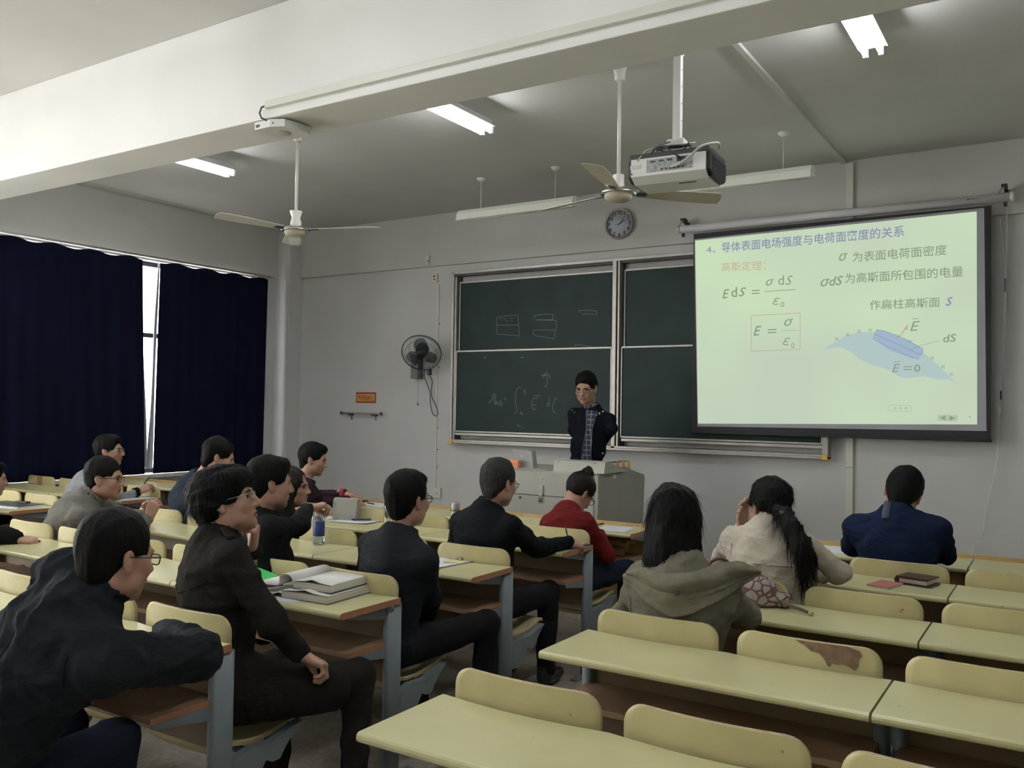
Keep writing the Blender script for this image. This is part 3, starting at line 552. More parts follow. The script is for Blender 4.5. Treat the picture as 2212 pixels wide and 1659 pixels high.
def build_wallfan():
    t=thing('wall_fan','grey caged wall fan with dangling cords left of the blackboard','fan',(-6.45,D,2.04))
    MB().prism([(-.055,-.17),(-.05,.05),(-.07,.11),(.05,.11),(.05,-.17)],-.10,-.0,plane='xz').obj('wall_box',K['dgrey'] if 0 else mat('fan_grey',(.17,.18,.18),.45),t)
    MB().tube([(.0,-.08,.0),(.08,-.16,.06),(.17,-.22,.10)],.028,10).obj('arm',K['dgrey'],t)
    h=bpy.data.objects.new('fan_head',None)
    c=Vector((.26,-.30,.115)); n=Vector((.42,-.80,-.62)).normalized()
    m=Matrix.Translation(c)@n.to_track_quat('Y','Z').to_matrix().to_4x4()
    R=.225
    hd=MB(); hd.lathe([(.0,-.13),(.06,-.125),(.075,-.09),(.07,-.03),(.02,-.02)],n=20,axis='y'); 
    hd.v=[tuple(m@Vector(v)) for v in hd.v]; hd.obj('motor',K['dgrey'],t)
    bl=MB()
    for k in range(3):
        a0=k*2*PI/3+.5; pts=[]
        for i in range(13):
            a=a0+i/12*1.75; r=R*.86*math.sin(min(1,(i/12)*1.3+.15)*PI/2)*(1 if i<10 else 1-.12*(i-9))
            pts.append(Vector((math.cos(a)*r,.02-.02*(i/12),math.sin(a)*r)))
        vs=[Vector((0,0,0))]+pts; bl.add([m@v for v in vs],[(0,i,i+1) for i in range(1,13)],0,False)
    bl.obj('blades',K['glassf'],t,recalc=False)
    hb=MB().lathe([(0,.05),(.05,.045),(.055,.0),(0,0)],n=20,axis='y'); hb.v=[tuple(m@Vector(v)) for v in hb.v]; hb.obj('hub',K['black'],t)
    cg=MB()
    for rr,yy in ((R,0),(R,.012),(R*.8,.055),(R*.35,.07),(R*.97,-.03),(R*.7,-.07)):
        cg.tube([m@Vector((math.cos(a)*rr,yy,math.sin(a)*rr)) for a in [i*2*PI/36 for i in range(37)]],.004 if rr==R else .0018,5,cap=False)
    for i in range(60):
        a=i*2*PI/60
        cg.tube([m@Vector((math.cos(a+b)*rr,yy,math.sin(a+b)*rr)) for rr,yy,b in ((R*.18,.072,0),(R*.55,.07,.12),(R*.85,.05,.2),(R,.005,.24))],.0009,3,cap=False)
        if i%2==0: cg.tube([m@Vector((math.cos(a)*rr,yy,math.sin(a)*rr)) for rr,yy in ((R*.3,-.08),(R*.75,-.07),(R,-.005))],.0009,3,cap=False)
    g=cg.obj('cage',K['dgrey'],t,recalc=False); tag(g,kind='stuff')
    MB().tube(spn([(.12,-.05,-.07),(.115,-.06,-.14),(.14,-.04,-.22),(.18,-.03,-.33),(.19,-.03,-.45),(.22,-.03,-.56),(.27,-.03,-.60),(.30,-.03,-.56),(.27,-.03,-.48),(.21,-.03,-.38),(.20,-.03,-.3),(.22,-.04,-.2),(.21,-.08,-.13),(.215,-.1,-.08)]),.005,6).obj('power_cord',K['dgrey'],t)
    MB().box((.195,-.12,-.13),(.235,-.07,-.06),bev=.006).obj('plug',K['dgrey'],t)
    MB().tube([(.03,-.06,-.17),(.03,-.06,-.45)],.0015,4).obj('pull_cord',K['dgrey'],t); MB().tube([(.03,-.06,-.45),(.03,-.06,-.48)],[.004,.008],6).obj('pull_knob',K['black'],t)
build_wallfan()
# ------------------------------------------------------------------ podium
def build_podium():
    x1=-3.11; x0=-4.02; y0=6.10; y1=6.93; zt=1.055
    t=thing('lectern_podium','beige steel teaching podium with a raised sloping console and curved side wing','podium',(x1-.45,y0+.4,.13))
    ox,oy,oz=x1-.45,y0+.4,.13
    b=MB().box((x0-ox,y0-oy,.0),(x1-ox,y1-.2-oy,zt-oz-.0),bev=.006).obj('cabinet',K['podium'],t)
    MB().box((x0-ox+.02,y0-oy-.004,.03),(x1-ox-.13,y0-oy+.0,.72),bev=.002).obj('door',K['podium'],t)
    MB().box((x0-ox+.02,y0-oy-.0045,.725),(x1-ox-.13,y0-oy,.73)).obj('door_gap',K['dgrey'],t)
    MB().box((x1-ox-.006,y0-oy-.002,.0),(x1-ox-.002,y0-oy+.002,zt-oz)).obj('panel_seam',K['dgrey'],t)
    lt=thing; 
    l=MB().box((-3.60-ox,y0-oy-.012,.745),(-3.565-ox,y0-oy-.003,.81),bev=.003).obj('latch',K['alu'],t); MB().box((-3.60-ox,y0-oy-.02,.675),(-3.567-ox,y0-oy-.004,.742),bev=.004).obj('hasp',K['chrome'],l)
    MB().tube([(-3.78-ox,y0-oy-.01,.70),(-3.78-ox,y0-oy,.70)],.013,12).obj('keyhole',K['chrome'],t)
    MB().lathe([(.007,-.006),(.011,-.006),(.011,0)],(-3.58-ox,y0-oy,.868),16,axis='y').obj('ring_sticker',K['white'],t)
    # console hood
    MB().prism([(y0-oy+.05,zt-oz),(y0-oy+.07,zt-oz+.085),(y0-oy+.12,zt-oz+.095),(y0-oy+.48,zt-oz+.0)],-3.51-ox,-3.055-ox,plane='yz').obj('console_hood',K['podium'],t)
    for x in (-3.47,-3.14): MB().tube([(x-ox,y0-oy+.062,zt-oz+.075),(x-ox,y0-oy+.07,zt-oz+.075)],.004,6).obj('screw',K['dgrey'],t)
    # side wing with a curved top
    prof=[(y0,0),(y0,zt-.01-oz),(y0+.15,zt-.005-oz),(y0+.26,zt-oz+.005),(y0+.38,zt-oz+.035),(y0+.5,zt-oz+.035),(y0+.62,zt-oz+.0),(y0+.75,zt-oz-.03),(y0+.86,zt-oz-.05),(y0+.88,zt-oz-.08),(y0+.85,.45),(y0+.8,.0)]
    MB().prism([(a-oy,b_) for a,b_ in prof],x1-ox,x1-ox+.03,plane='yz').obj('side_wing',K['podium2'],t)
    MB().box((x1-ox+.031,y0-oy+.26,zt-oz-.05),(x1-ox+.033,y0-oy+.32,zt-oz-.02)).obj('sticker',K['paper'],t)
    MB().box((x0-ox-.005,y0-oy-.005,zt-oz),(x1-ox-.42,y1-oy-.2,zt-oz+.006),bev=.002).obj('worktop',K['podium'],t)
    t2=thing('loudspeaker','grey upright flat box standing on the left of the podium','box',(-3.84,y0+.16,zt+.006),math.radians(-4))
    MB().prism([(-.105,0),(-.115,.15),(.085,.14),(.105,0)],-.03,.03,plane='xz').obj('shell',mat('mid_grey',(.30,.30,.29),.5),t2); MB().box((-.02,-.032,.09),(-.008,-.03,.1)).obj('badge',K['white'],t2)
    t2=thing('chalk_box','small orange card box in front of the grey box on the podium','box',(-3.885,y0+.08,zt+.006))
    MB().box((-.04,-.025,0),(.04,.025,.065),bev=.003).obj('carton',K['orange'],t2); MB().box((-.025,-.0265,.03),(.03,-.025,.033)).obj('print_line',K['red'],t2)
    t2=thing('desk_microphone','small grey gooseneck clamp at the left end of the podium top','microphone',(-3.98,y0+.10,zt+.006))
    MB().box((-.05,-.03,0),(.03,.03,.02),bev=.004).obj('base',K['alu'],t2); MB().tube([(-.02,0,.02),(.0,0,.045),(.03,0,.05)],.006,6).obj('neck',K['dgrey'],t2)
    for k,(dx,nm) in enumerate(((0,'white chalk box at the right rear of the podium, nearest the console'),(.1,'white chalk box in the middle of three behind the podium wing'),(.2,'white and yellow chalk box, rightmost behind the podium wing'))):
        t2=thing('chalk_box',nm,'box',(-3.16-.0,y0+.43+dx*1.1,zt),math.radians(62),'chalk boxes behind the podium wing')
        MB().box((-.04,-.025,0),(.04,.025,.07),bev=.002).obj('carton',K['paper'],t2); MB().box((.012,-.0265,.005),(.041,.0265,.071)).obj('yellow_band',K['yellow'] if k else K['orange'],t2); MB().box((-.041,-.026,.066),(.01,.026,.0715)).obj('lid',K['dgrey'],t2)
build_podium()
# shelf under podium ledge etc is part of the desks below
# ------------------------------------------------------------------ lecture desks
def scallop(x0,x1,y,n=26,amp=.022):
    """far edge of a two seat top: pressed in by the curved backrests"""
    pts=[]
    for i in range(n+1):
        u=i/n; x=x0+(x1-x0)*u; s=(u*2)%1 if u<1 else 1
        pts.append((x,y-amp*math.sin(PI*s)**1.0*1.0))
    return pts
def seat_mesh():
    m=MB(); n=12; w=.40; mt=.012; vs=[];fs=[]
    prof=[(-.005,.045),(.0,.02),(.03,.0),(.09,-.012),(.17,-.016),(.25,-.008),(.30,.006),(.34,.02),(.37,.022),(.385,.012)]
    rows=[]
    for (y,z) in prof:
        row=[]
        for i in range(n+1):
            u=i/n*2-1; e=1-.06*abs(u)**4; row.append((u*w/2*(1 if y<.33 else 1-.5*(y-.33)),y,z+.012*abs(u)**2.5))
        rows.append(row)
    for r_ in rows: vs+=r_
    base=len(vs)
    for r_ in rows: vs+=[(x,y,z-mt) for x,y,z in r_]
    k=n+1
    for j in range(len(rows)-1):
        for i in range(n): a=j*k+i; fs.append((a,a+1,a+k+1,a+k)); fs.append((base+a,base+a+k,base+a+k+1,base+a+1))
    m.add(vs,fs,0,True)
    fs=[]
    J=len(rows)-1
    for i in range(n): fs.append((i,base+i,base+i+1,i+1)); fs.append((J*k+i,J*k+i+1,base+J*k+i+1,base+J*k+i))
    for j in range(J): fs.append((j*k,(j+1)*k,base+(j+1)*k,base+j*k)); a=j*k+n; fs.append((a,base+a,base+a+k,a+k))
    b=len(m.v)-len(vs)
    for f in fs: m.f.append(tuple(b+i for i in f)); m.mi.append(1); m.sm.append(False)
    for sx in (-.12,.12): m.lathe([(0,.0165),(.006,.0165),(.006,.014)],(sx,.33,.0),8,2)
    return m.mesh('seat',[K['ply'],K['plyedge'],K['black']])
def back_mesh(damaged=False):
    """curved plywood back panel .455 wide rising .09 above the top, concave towards the sitter (+Y)"""
    w=.455; h0,h1=-.40,.082; r=.055; n=20; vs=[];fs=[];th=.011
    zs=[h0,h0+.02,-.25,-.12,-.02,0,.02,.035,.05,.062,.072,.079,h1]
    rows=[]
    for z in zs:
        dz=h1-z; inset=0
        if dz<r: inset=r-math.sqrt(max(0,r*r-(r-dz)**2))
        hw=w/2-inset; row=[]
        for i in range(n+1):
            u=(i/n*2-1); x=u*hw; y=-.024*(1-(x/(w/2))**2)+.004+.10*max(0,-z-.05)*.35
            row.append((x,y,z))
        rows.append(row)
    k=n+1
    for r_ in rows: vs+=r_
    base=len(vs)
    for r_ in rows: vs+=[(x,y+th,z) for x,y,z in r_]
    for j in range(len(rows)-1):
        for i in range(n): a=j*k+i; fs.append((a,a+1,a+k+1,a+k)); fs.append((base+a,base+a+k,base+a+k+1,base+a+1))
    m=MB().add(vs,fs,0,True); J=len(rows)-1; fs=[]
    for i in range(n): fs.append((i,base+i,base+i+1,i+1)); fs.append((J*k+i,J*k+i+1,base+J*k+i+1,base+J*k+i))
    for j in range(J): fs.append((j*k,(j+1)*k,base+(j+1)*k,base+j*k)); a=j*k+n; fs.append((a,base+a,base+a+k,a+k))
    for f in fs: m.f.append(f); m.mi.append(1); m.sm.append(False)
    return m.mesh('backrest',[K['ply'],K['plyedge']],recalc=True)
def edge_round(mb,x0,x1,y0,y1f,ztop,th,mi=0):
    pass
def top_mesh(left_end,right_end,back=True):
    """two-seat desktop: local x 0..TL, far edge y=0, near edge y=-DD with a rounded nose"""
    g=.0035; x0,x1=g,TL-g; th=.026
    far=scallop(x0,x1,-.002) if back else [(x0,0),(x1,0)]
    n=len(far); prof=[(-DD+.012,0),(-DD+.006,-.0015),(-DD+.0015,-.006),(-DD,-.013),(-DD+.0015,-.020),(-DD+.006,-.0245),(-DD+.012,-th)]
    vs=[];fs=[];m=MB()
    rows=[[(x,y,0) for x,y in far]]+[[(x,py,pz) for x,_ in far] for py,pz in prof]+[[(x,y,-th) for x,y in far]]
    for r_ in rows: vs+=r_
    for j in range(len(rows)-1):
        for i in range(n-1): a=j*n+i; fs.append((a,a+1,a+n+1,a+n))
    j=len(rows)-1
    for i in range(n-1): fs.append((j*n+i,j*n+i+1,i+1,i))
    m.add(vs,fs,0,False)
    for f0 in (0,): pass
    m.f.append(tuple(j_*n for j_ in range(len(rows)))); m.mi.append(0); m.sm.append(False)
    m.f.append(tuple(j_*n+n-1 for j_ in range(len(rows)))[::-1]); m.mi.append(0); m.sm.append(False)
    return m.mesh('desktop',K['top'])
def leg_mesh():
    m=MB(); 
    # flattened column
    pts=[]; hx,hy=.022,.045
    for k in range(16):
        a=2*PI*k/16; c,s=math.cos(a),math.sin(a); pts.append((hx*(abs(c)**.6)*(1 if c>0 else -1),hy*(abs(s)**.6)*(1 if s>0 else -1)-.018))
    m.prism(pts,.012,DZ-.026,sm=True)
    return m.mesh('leg',K['steel'])
def mk(fn,name,m): mb=MB(); fn(mb); return mb.mesh(name,m)
ME={}
ME['seat']=seat_mesh(); ME['back']=back_mesh(); ME['leg']=leg_mesh()
ME['top']=top_mesh(0,0,True); ME['topf']=top_mesh(0,0,False)
ME['band']=mk(lambda b:b.prism([(0,0),(0,-.026),(-DD+.008,-.026),(-DD+.001,-.02),(-DD-.0005,-.013),(-DD+.001,-.006),(-DD+.008,0)],-.002,.0025,plane='yz'),'edge_band',K['edge'])
ME['shelf']=mk(lambda b:b.box((.028,-.285,.565),(TL-.028,-.03,.585),bev=.002),'shelf',K['shelf'])
ME['shelfe']=mk(lambda b:b.box((-.0015,-.285,-.0105),(.0015,-.03,.0105)),'shelf_edge',K['edge'])
ME['panel']=mk(lambda b:b.box((.03,-.022,.40),(TL-.03,-.006,DZ-.03),bev=.002),'front_panel',K['panel'])
ME['brk']=mk(lambda b:b.prism([(-.05,DZ-.027),(-.30,DZ-.027),(-.30,DZ-.04),(-.05,DZ-.085)],-.0025,.0025,plane='yz'),'desktop_bracket',K['steel'])
ME['brk2']=mk(lambda b:b.prism([(-.05,.564),(-.28,.564),(-.28,.55),(-.05,.515)],-.0025,.0025,plane='yz'),'shelf_bracket',K['steel'])
ME['foot']=mk(lambda b:(b.box((-.024,-.17,0),(.024,.12,.014),bev=.004),b.tube([(0,-.14,.014),(0,-.14,.02)],.009,8),b.tube([(0,.09,.014),(0,.09,.02)],.009,8)),'foot',K['steel'])
ME['arm']=mk(lambda b:b.prism([(.02,.24),(.02,.36),(.10,.375),(.20,.372),(.30,.40),(.345,.405),(.30,.375),(.26,.335),(.235,.30),(.20,.30),(.17,.315),(.13,.26),(.09,.235)],-.018,.018,plane='yz'),'seat_arm',K['steel'])
ME['rail']=mk(lambda b:b.tube([(.03,.16,.33),(TL-.03,.16,.33)],.014,8),'seat_rail',K['steel'])
ME['ledge']=mk(lambda b:b.box((.002,.0,-.005),(TL-.002,.022,.022),bev=.003),'back_ledge',K['ledge'])
ME['fpanel']=mk(lambda b:b.box((.03,-.01,.12),(TL-.03,.008,DZ-.03),bev=.002),'front_panel',K['ledge'])
def desk(k,x0,label,group,brown_right=False,brown_left=False,last=True,seats=True):
    y=Y0+PIT*k
    t=thing('lecture_desk',label,'desk',(x0,y,0),0,group)
    P=lambda nm,me,loc=(0,0,0):link(nm,me,t,loc)
    back=k<4
    P('desktop',ME['top'] if back else ME['topf'],(0,0,DZ))
    if brown_right: P('edge_band',ME['band'],(TL-.001,0,DZ)); P('shelf_edge',ME['shelfe'],(TL-.027,0,.575))
    if brown_left: P('edge_band',ME['band'],(.001,0,DZ)); P('shelf_edge',ME['shelfe'],(.027,0,.575))
    P('shelf',ME['shelf']); P('front_panel',ME['panel'] if back else ME['fpanel'])
    ends=(0.026,TL-.026) if last else (0.026,)
    for x in ends: P('leg',ME['leg'],(x,0,0)); P('foot',ME['foot'],(x,0,0)); P('desktop_bracket',ME['brk'],(x,0,0)); P('shelf_bracket',ME['brk2'],(x,0,0))
    if back:
        for i in (0,1): P('backrest',ME['back'],(TL*(.25+.5*i),.012,DZ))
        if seats:
            for i in (0,1): P('seat',ME['seat'],(TL*(.25+.5*i),.035,.385))
            for x in ends: P('seat_arm',ME['arm'],(x,0,0))
            P('seat_rail',ME['rail'])
    else: P('back_ledge',ME['ledge'],(0,0,DZ))
    return t
ordn={-1:'row nearest the camera',0:'second row from the back of the picture',1:'third row from the back',2:'third row from the front',3:'second row from the front',4:'front row'}
rown={-1:'rearmost, mostly hidden row',0:'nearest fully seen row',1:'second nearest row',2:'third nearest row',3:'fourth nearest row',4:'front row below the podium'}
for k in range(0,5):
    for j,pos in enumerate(('leftmost','middle','rightmost')):
        desk(k,XM-TL*(3-j),'cream two-seat lecture desk, %s of the centre block, %s'%(pos,rown[k]),'lecture desks of the centre block',brown_right=(j==2),brown_left=(j==0))
    for j,pos in enumerate(('aisle side','middle','far right')):
        desk(k,XR+TL*j,'cream two-seat lecture desk, %s of the right block, %s'%(pos,rown[k]),'lecture desks of the right block')
    if k>0:
        for j,pos in enumerate(('window side','aisle side')):
            desk(k,XL-TL*(2-j),'cream two-seat lecture desk, %s of the left block, %s'%(pos,rown[k]),'lecture desks of the left block',brown_right=(j==1))
desk(-1,XM-TL,'cream two-seat lecture desk behind the man in charcoal, mostly out of frame','lecture desks of the centre block',brown_right=True)
desk(-1,XM-2*TL,'cream two-seat lecture desk at the lower left, out of frame','lecture desks of the centre block')
# ------------------------------------------------------------------ figures: smooth distance fields meshed by surface nets
class Field:
    def __init__(s,lo,hi,h):
        s.lo=np.array(lo,np.float32); s.h=h; s.n=np.ceil((np.array(hi)-s.lo)/h).astype(int)+1
        s.ax=[s.lo[i]+h*np.arange(s.n[i],dtype=np.float32) for i in range(3)]
        s.d=np.full(tuple(s.n),.08,np.float32)
    def win(s,lo,hi,pad):
        sl=[];
        for i in range(3):
            a=int(max(0,math.floor((lo[i]-pad-s.lo[i])/s.h))); b=int(min(s.n[i],math.ceil((hi[i]+pad-s.lo[i])/s.h)+1))
            if b<=a: return None,None
            sl.append(slice(a,b))
        X=s.ax[0][sl[0]][:,None,None]; Y=s.ax[1][sl[1]][None,:,None]; Z=s.ax[2][sl[2]][None,None,:]
        return tuple(sl),(X,Y,Z)
    def _u(s,sl,d,k):
        o=s.d[sl]
        if k<=0: s.d[sl]=np.minimum(o,d); return
        t=np.maximum(k-np.abs(o-d),0)/k; s.d[sl]=np.minimum(o,d)-t*t*k*.25
    def cap(s,a,b,ra,rb,k=.02):
        a=np.array(a,float); b=np.array(b,float); r=max(ra,rb); sl,P=s.win(np.minimum(a,b)-r,np.maximum(a,b)+r,k+2*s.h)
        if sl is None: return
        ab=b-a; L2=max(ab@ab,1e-9); px,py,pz=P[0]-a[0],P[1]-a[1],P[2]-a[2]
        t=np.clip((px*ab[0]+py*ab[1]+pz*ab[2])/L2,0,1)
        d=np.sqrt((px-t*ab[0])**2+(py-t*ab[1])**2+(pz-t*ab[2])**2)-(ra+(rb-ra)*t); s._u(sl,d,k)
    def _ell(s,c,r,R,P):
        x,y,z=P[0]-c[0],P[1]-c[1],P[2]-c[2]
        if R is not None: x,y,z=(R[0][0]*x+R[0][1]*y+R[0][2]*z),(R[1][0]*x+R[1][1]*y+R[1][2]*z),(R[2][0]*x+R[2][1]*y+R[2][2]*z)
        k0=np.sqrt((x/r[0])**2+(y/r[1])**2+(z/r[2])**2); k1=np.sqrt((x/r[0]**2)**2+(y/r[1]**2)**2+(z/r[2]**2)**2)+1e-6
        return k0*(k0-1)/k1
    def ell(s,c,r,k=.02,R=None,cut=False,pad=0):
        m=max(r); c=np.array(c,float); sl,P=s.win(c-m,c+m,k+2*s.h+pad)
        if sl is None: return
        d=s._ell(c,r,R,P)
        if cut:
            o=s.d[sl]; e=-d; t=np.maximum(k-np.abs(o-e),0)/max(k,1e-6); s.d[sl]=np.maximum(o,e)+t*t*k*.25
        else: s._u(sl,d,k)
    def allp(s): return s.ax[0][:,None,None],s.ax[1][None,:,None],s.ax[2][None,None,:]
    def cutf(s,f,k=.004): # keep where f<0
        e=f(*s.allp()); o=s.d; t=np.maximum(k-np.abs(o-e),0)/k; s.d=np.maximum(o,e)+t*t*k*.25
    def disp(s,f): s.d=s.d+f(*s.allp()).astype(np.float32)
    def mesh(s):
        d=s.d; neg=d<0; n=d.shape
        cs=[(i,j,k) for i in (0,1) for j in (0,1) for k in (0,1)]
        cnt=sum(neg[i:n[0]-1+i,j:n[1]-1+j,k:n[2]-1+k].astype(np.int8) for i,j,k in cs)
        act=np.argwhere((cnt>0)&(cnt<8))
        if not len(act): return np.zeros((0,3)),np.zeros((0,4),int)
        acc=np.zeros((len(act),3)); num=np.zeros(len(act))
        for a in cs:
            for ax in range(3):
                if a[ax]: continue
                b=list(a); b[ax]=1
                da=d[act[:,0]+a[0],act[:,1]+a[1],act[:,2]+a[2]]; db=d[act[:,0]+b[0],act[:,1]+b[1],act[:,2]+b[2]]
                m=(da<0)!=(db<0); t=np.where(m,da/np.where(m,da-db,1),0)
                p=np.zeros((len(act),3)); p[:]=a; p[:,ax]+=t
                acc+=p*m[:,None]; num+=m
        V=s.lo+(act+acc/num[:,None])*s.h
        idx=np.full(n,-1,np.int32); idx[act[:,0],act[:,1],act[:,2]]=np.arange(len(act))
        F=[]
        for ax in range(3):
            o1,o2=[(1,2),(2,0),(0,1)][ax]
            sa=[slice(None)]*3; sb=[slice(None)]*3; sa[ax]=slice(0,n[ax]-1); sb[ax]=slice(1,n[ax])
            A=neg[tuple(sa)]; B=neg[tuple(sb)]; e=np.argwhere(A!=B)
            e=e[(e[:,o1]>0)&(e[:,o2]>0)]
            fl=A[e[:,0],e[:,1],e[:,2]]
            def g(u,v): q=e.copy(); q[:,o1]-=u; q[:,o2]-=v; return idx[q[:,0],q[:,1],q[:,2]]
            q=np.stack([g(1,1),g(0,1),g(0,0),g(1,0)],1); q[~fl]=q[~fl][:,::-1]; F.append(q)
        F=np.concatenate(F); F=F[(F>=0).all(1)]
        return V,F
def nobj(name,parts,mats,parent,mi=None):
    """parts: list of (V,F,matindex or array)"""
    vs=[];fs=[];ms=[];off=0
    for V,F,m in parts:
        if not len(F): continue
        vs.append(np.asarray(V,np.float32)); fs.append(np.asarray(F)+off); off+=len(V); ms.append(np.broadcast_to(m,(len(F),)))
    V=np.concatenate(vs); M_=np.concatenate(ms).astype(np.int32)
    me=bpy.data.meshes.new(name); tot=sum(len(f) for f in fs); loops=np.concatenate([f.ravel() for f in fs]); sizes=np.concatenate([np.full(len(f),f.shape[1]) for f in fs])
    org=np.array(parent.location) if parent else np.zeros(3)
    me.vertices.add(len(V)); me.vertices.foreach_set('co',(V-org).astype(np.float32).ravel())
    me.loops.add(len(loops)); me.loops.foreach_set('vertex_index',loops.astype(np.int32)); me.polygons.add(tot)
    me.polygons.foreach_set('loop_start',np.concatenate([[0],np.cumsum(sizes)[:-1]]).astype(np.int32))
    for m in (mats if isinstance(mats,list) else [mats]): me.materials.append(m)
    me.polygons.foreach_set('material_index',M_); me.polygons.foreach_set('use_smooth',np.ones(tot,bool)); me.update(calc_edges=True); me.validate()
    return link(name,me,parent)
V3=lambda *a:np.array(a,float)
def unit(v): v=np.array(v,float); return v/np.linalg.norm(v)
def folds(seed,amp,freq=14,n=5,aniso=None):
    r=np.random.RandomState(seed); ks=[]
    for i in range(n):
        k=unit(r.normal(size=3)*(np.array(aniso) if aniso is not None else 1)); m=unit(r.normal(size=3)); ks.append((k*freq*(1+i*.45),m*freq*.6,r.rand()*6,r.rand()*6,amp/(1+.5*i)))
    def f(X,Y,Z):
        t=0
        for k,m,p,q,a in ks:
            s_=np.sin(X*k[0]+Y*k[1]+Z*k[2]+p+1.9*np.sin(X*m[0]+Y*m[1]+Z*m[2]+q)); t=t+a*((1-np.abs(s_))**2-.35)
        return -t
    return f
SK=mat('skin',(.40,.225,.155),.5,var=.10,vscale=35,bump=.04,bscale=160); SK.node_tree.nodes['Principled BSDF'].inputs['Subsurface Weight'].default_value=.08; SK.node_tree.nodes['Principled BSDF'].inputs['Subsurface Radius'].default_value=(.02,.008,.004)
SKL=mat('lips',(.30,.12,.10),.45)
HAIR=mat('black_hair',(.0055,.005,.005),.6,spec=.12,var=.35,vscale=60,bump=.35,bscale=120,bstretch=(1,1,.18))
HAIRG=mat('greying_hair',(.026,.025,.025),.6,spec=.2,var=.6,vscale=90,bump=.35,bscale=160)
HAIRB=mat('brown_black_hair',(.011,.007,.005),.5,spec=.2,var=.35,vscale=60,bump=.35,bscale=120)
EYE=mat('eye_white',(.55,.52,.48),.2); IRIS=mat('iris',(.015,.01,.008),.15)
GLS=mat('glasses_frame',(.02,.012,.01),.25); GLM=mat('glasses_metal',(.35,.33,.32),.25,metal=.9)
LENS=mat('spectacle_lens',(.9,.95,1),.03,alpha=.12,spec=.8)
SHOE=mat('shoe_leather',(.012,.011,.011),.35)
def cloth2(name,col,rough,**k):
    m=mat(name,col,rough,**k); nt=m.node_tree; N=nt.nodes; L=nt.links; b=N['Principled BSDF']; old=b.inputs['Normal'].links[0].from_node
    tc=N.new('ShaderNodeTexCoord'); mp=N.new('ShaderNodeMapping'); mp.inputs['Scale'].default_value=(1,1,2.2); L.new(tc.outputs['Object'],mp.inputs[0])
    n=N.new('ShaderNodeTexNoise'); n.inputs['Scale'].default_value=6.5; n.inputs['Detail'].default_value=3; n.inputs['Distortion'].default_value=.9; L.new(mp.outputs[0],n.inputs[0])
    u=N.new('ShaderNodeBump'); u.inputs['Strength'].default_value=.5; u.inputs['Distance'].default_value=.03; L.new(n.outputs[0],u.inputs['Height']); L.new(old.outputs[0],u.inputs['Normal']); L.new(u.outputs[0],b.inputs['Normal']); return m
def cloth(name,col,rough=.9,bump=.12,scale=220,var=.12,sheen=0): return cloth2(name,col,rough,spec=.12,bump=bump,bscale=scale,var=var,vscale=22,sheen=sheen)
def head_basis(yaw,pitch,roll=0):
    y,p,r=map(math.radians,(yaw,pitch,roll))   # yaw 0 = +Y, positive turns to +X (right); pitch positive looks down
    F=V3(math.sin(y)*math.cos(p),math.cos(y)*math.cos(p),-math.sin(p)); R=V3(math.cos(y),-math.sin(y),0); U=np.cross(R,F)
    R2=R*math.cos(r)-U*math.sin(r); U2=U*math.cos(r)+R*math.sin(r)   # roll positive tips to the right
    return np.stack([R2,F,U2])   # rows: local x,y,z axes in world
def head_field(h,neck,female,mouth=0):
    f=Field((-.105,-.135,-.23),(.105,.145,.13),h); s=.95 if female else 1
    f.ell((0,-.014,.026),(.077,.097,.087),.01); f.ell((0,.03,-.035),(.062*s,.068,.085),.03)
    f.ell((0,.04,-.082),(.047*s,.046,.038),.03); f.ell((0,.079,-.106),(.018,.015,.014),.025)
    for x in (-1,1):
        f.ell((x*.045*s,.062,-.03),(.022,.022,.022),.025); f.cap((x*.012,.088,.017),(x*.042,.078,.018),.010,.008,.014)
        f.ell((x*.052*s,.01,-.075),(.016,.04,.025),.03)
    for x in (-1,1): f.ell((x*.031,.096,-.002),(.019,.013,.011),.01,cut=True)
    f.cap((0,.092,.006),(0,.113,-.033),.0075,.0115,.012); f.ell((0,.108,-.037),(.0125,.012,.010),.008)
    for x in (-1,1): f.ell((x*.013,.100,-.040),(.0085,.010,.0075),.006)
    f.ell((0,.093,-.064),(.026,.012,.0065),.006); f.ell((0,.092,-.0745),(.021,.012,.0065),.006)
    if mouth: f.ell((0,.105,-.069),(.016,.02,.0045),.003,cut=True)
    else: f.ell((0,.106,-.0692),(.022,.012,.0016),.003,cut=True)
    for x in (-1,1):
        R=np.array([[1,x*.35,0],[-x*.35,1,.15],[0,-.15,1]])
        f.ell((x*.077,-.008,-.012),(.0085,.020,.031),.006,R); f.ell((x*.091,-.003,-.006),(.010,.012,.018),.004,R,cut=True); f.ell((x*.076,.0,-.038),(.008,.010,.010),.006)
    n=np.array(neck); f.cap((0,-.02,-.06),n,.049 if not female else .043,.054 if not female else .047,.03)
    if not female: f.ell((0,.012,-.135),(.014,.014,.014),.02)
    return f
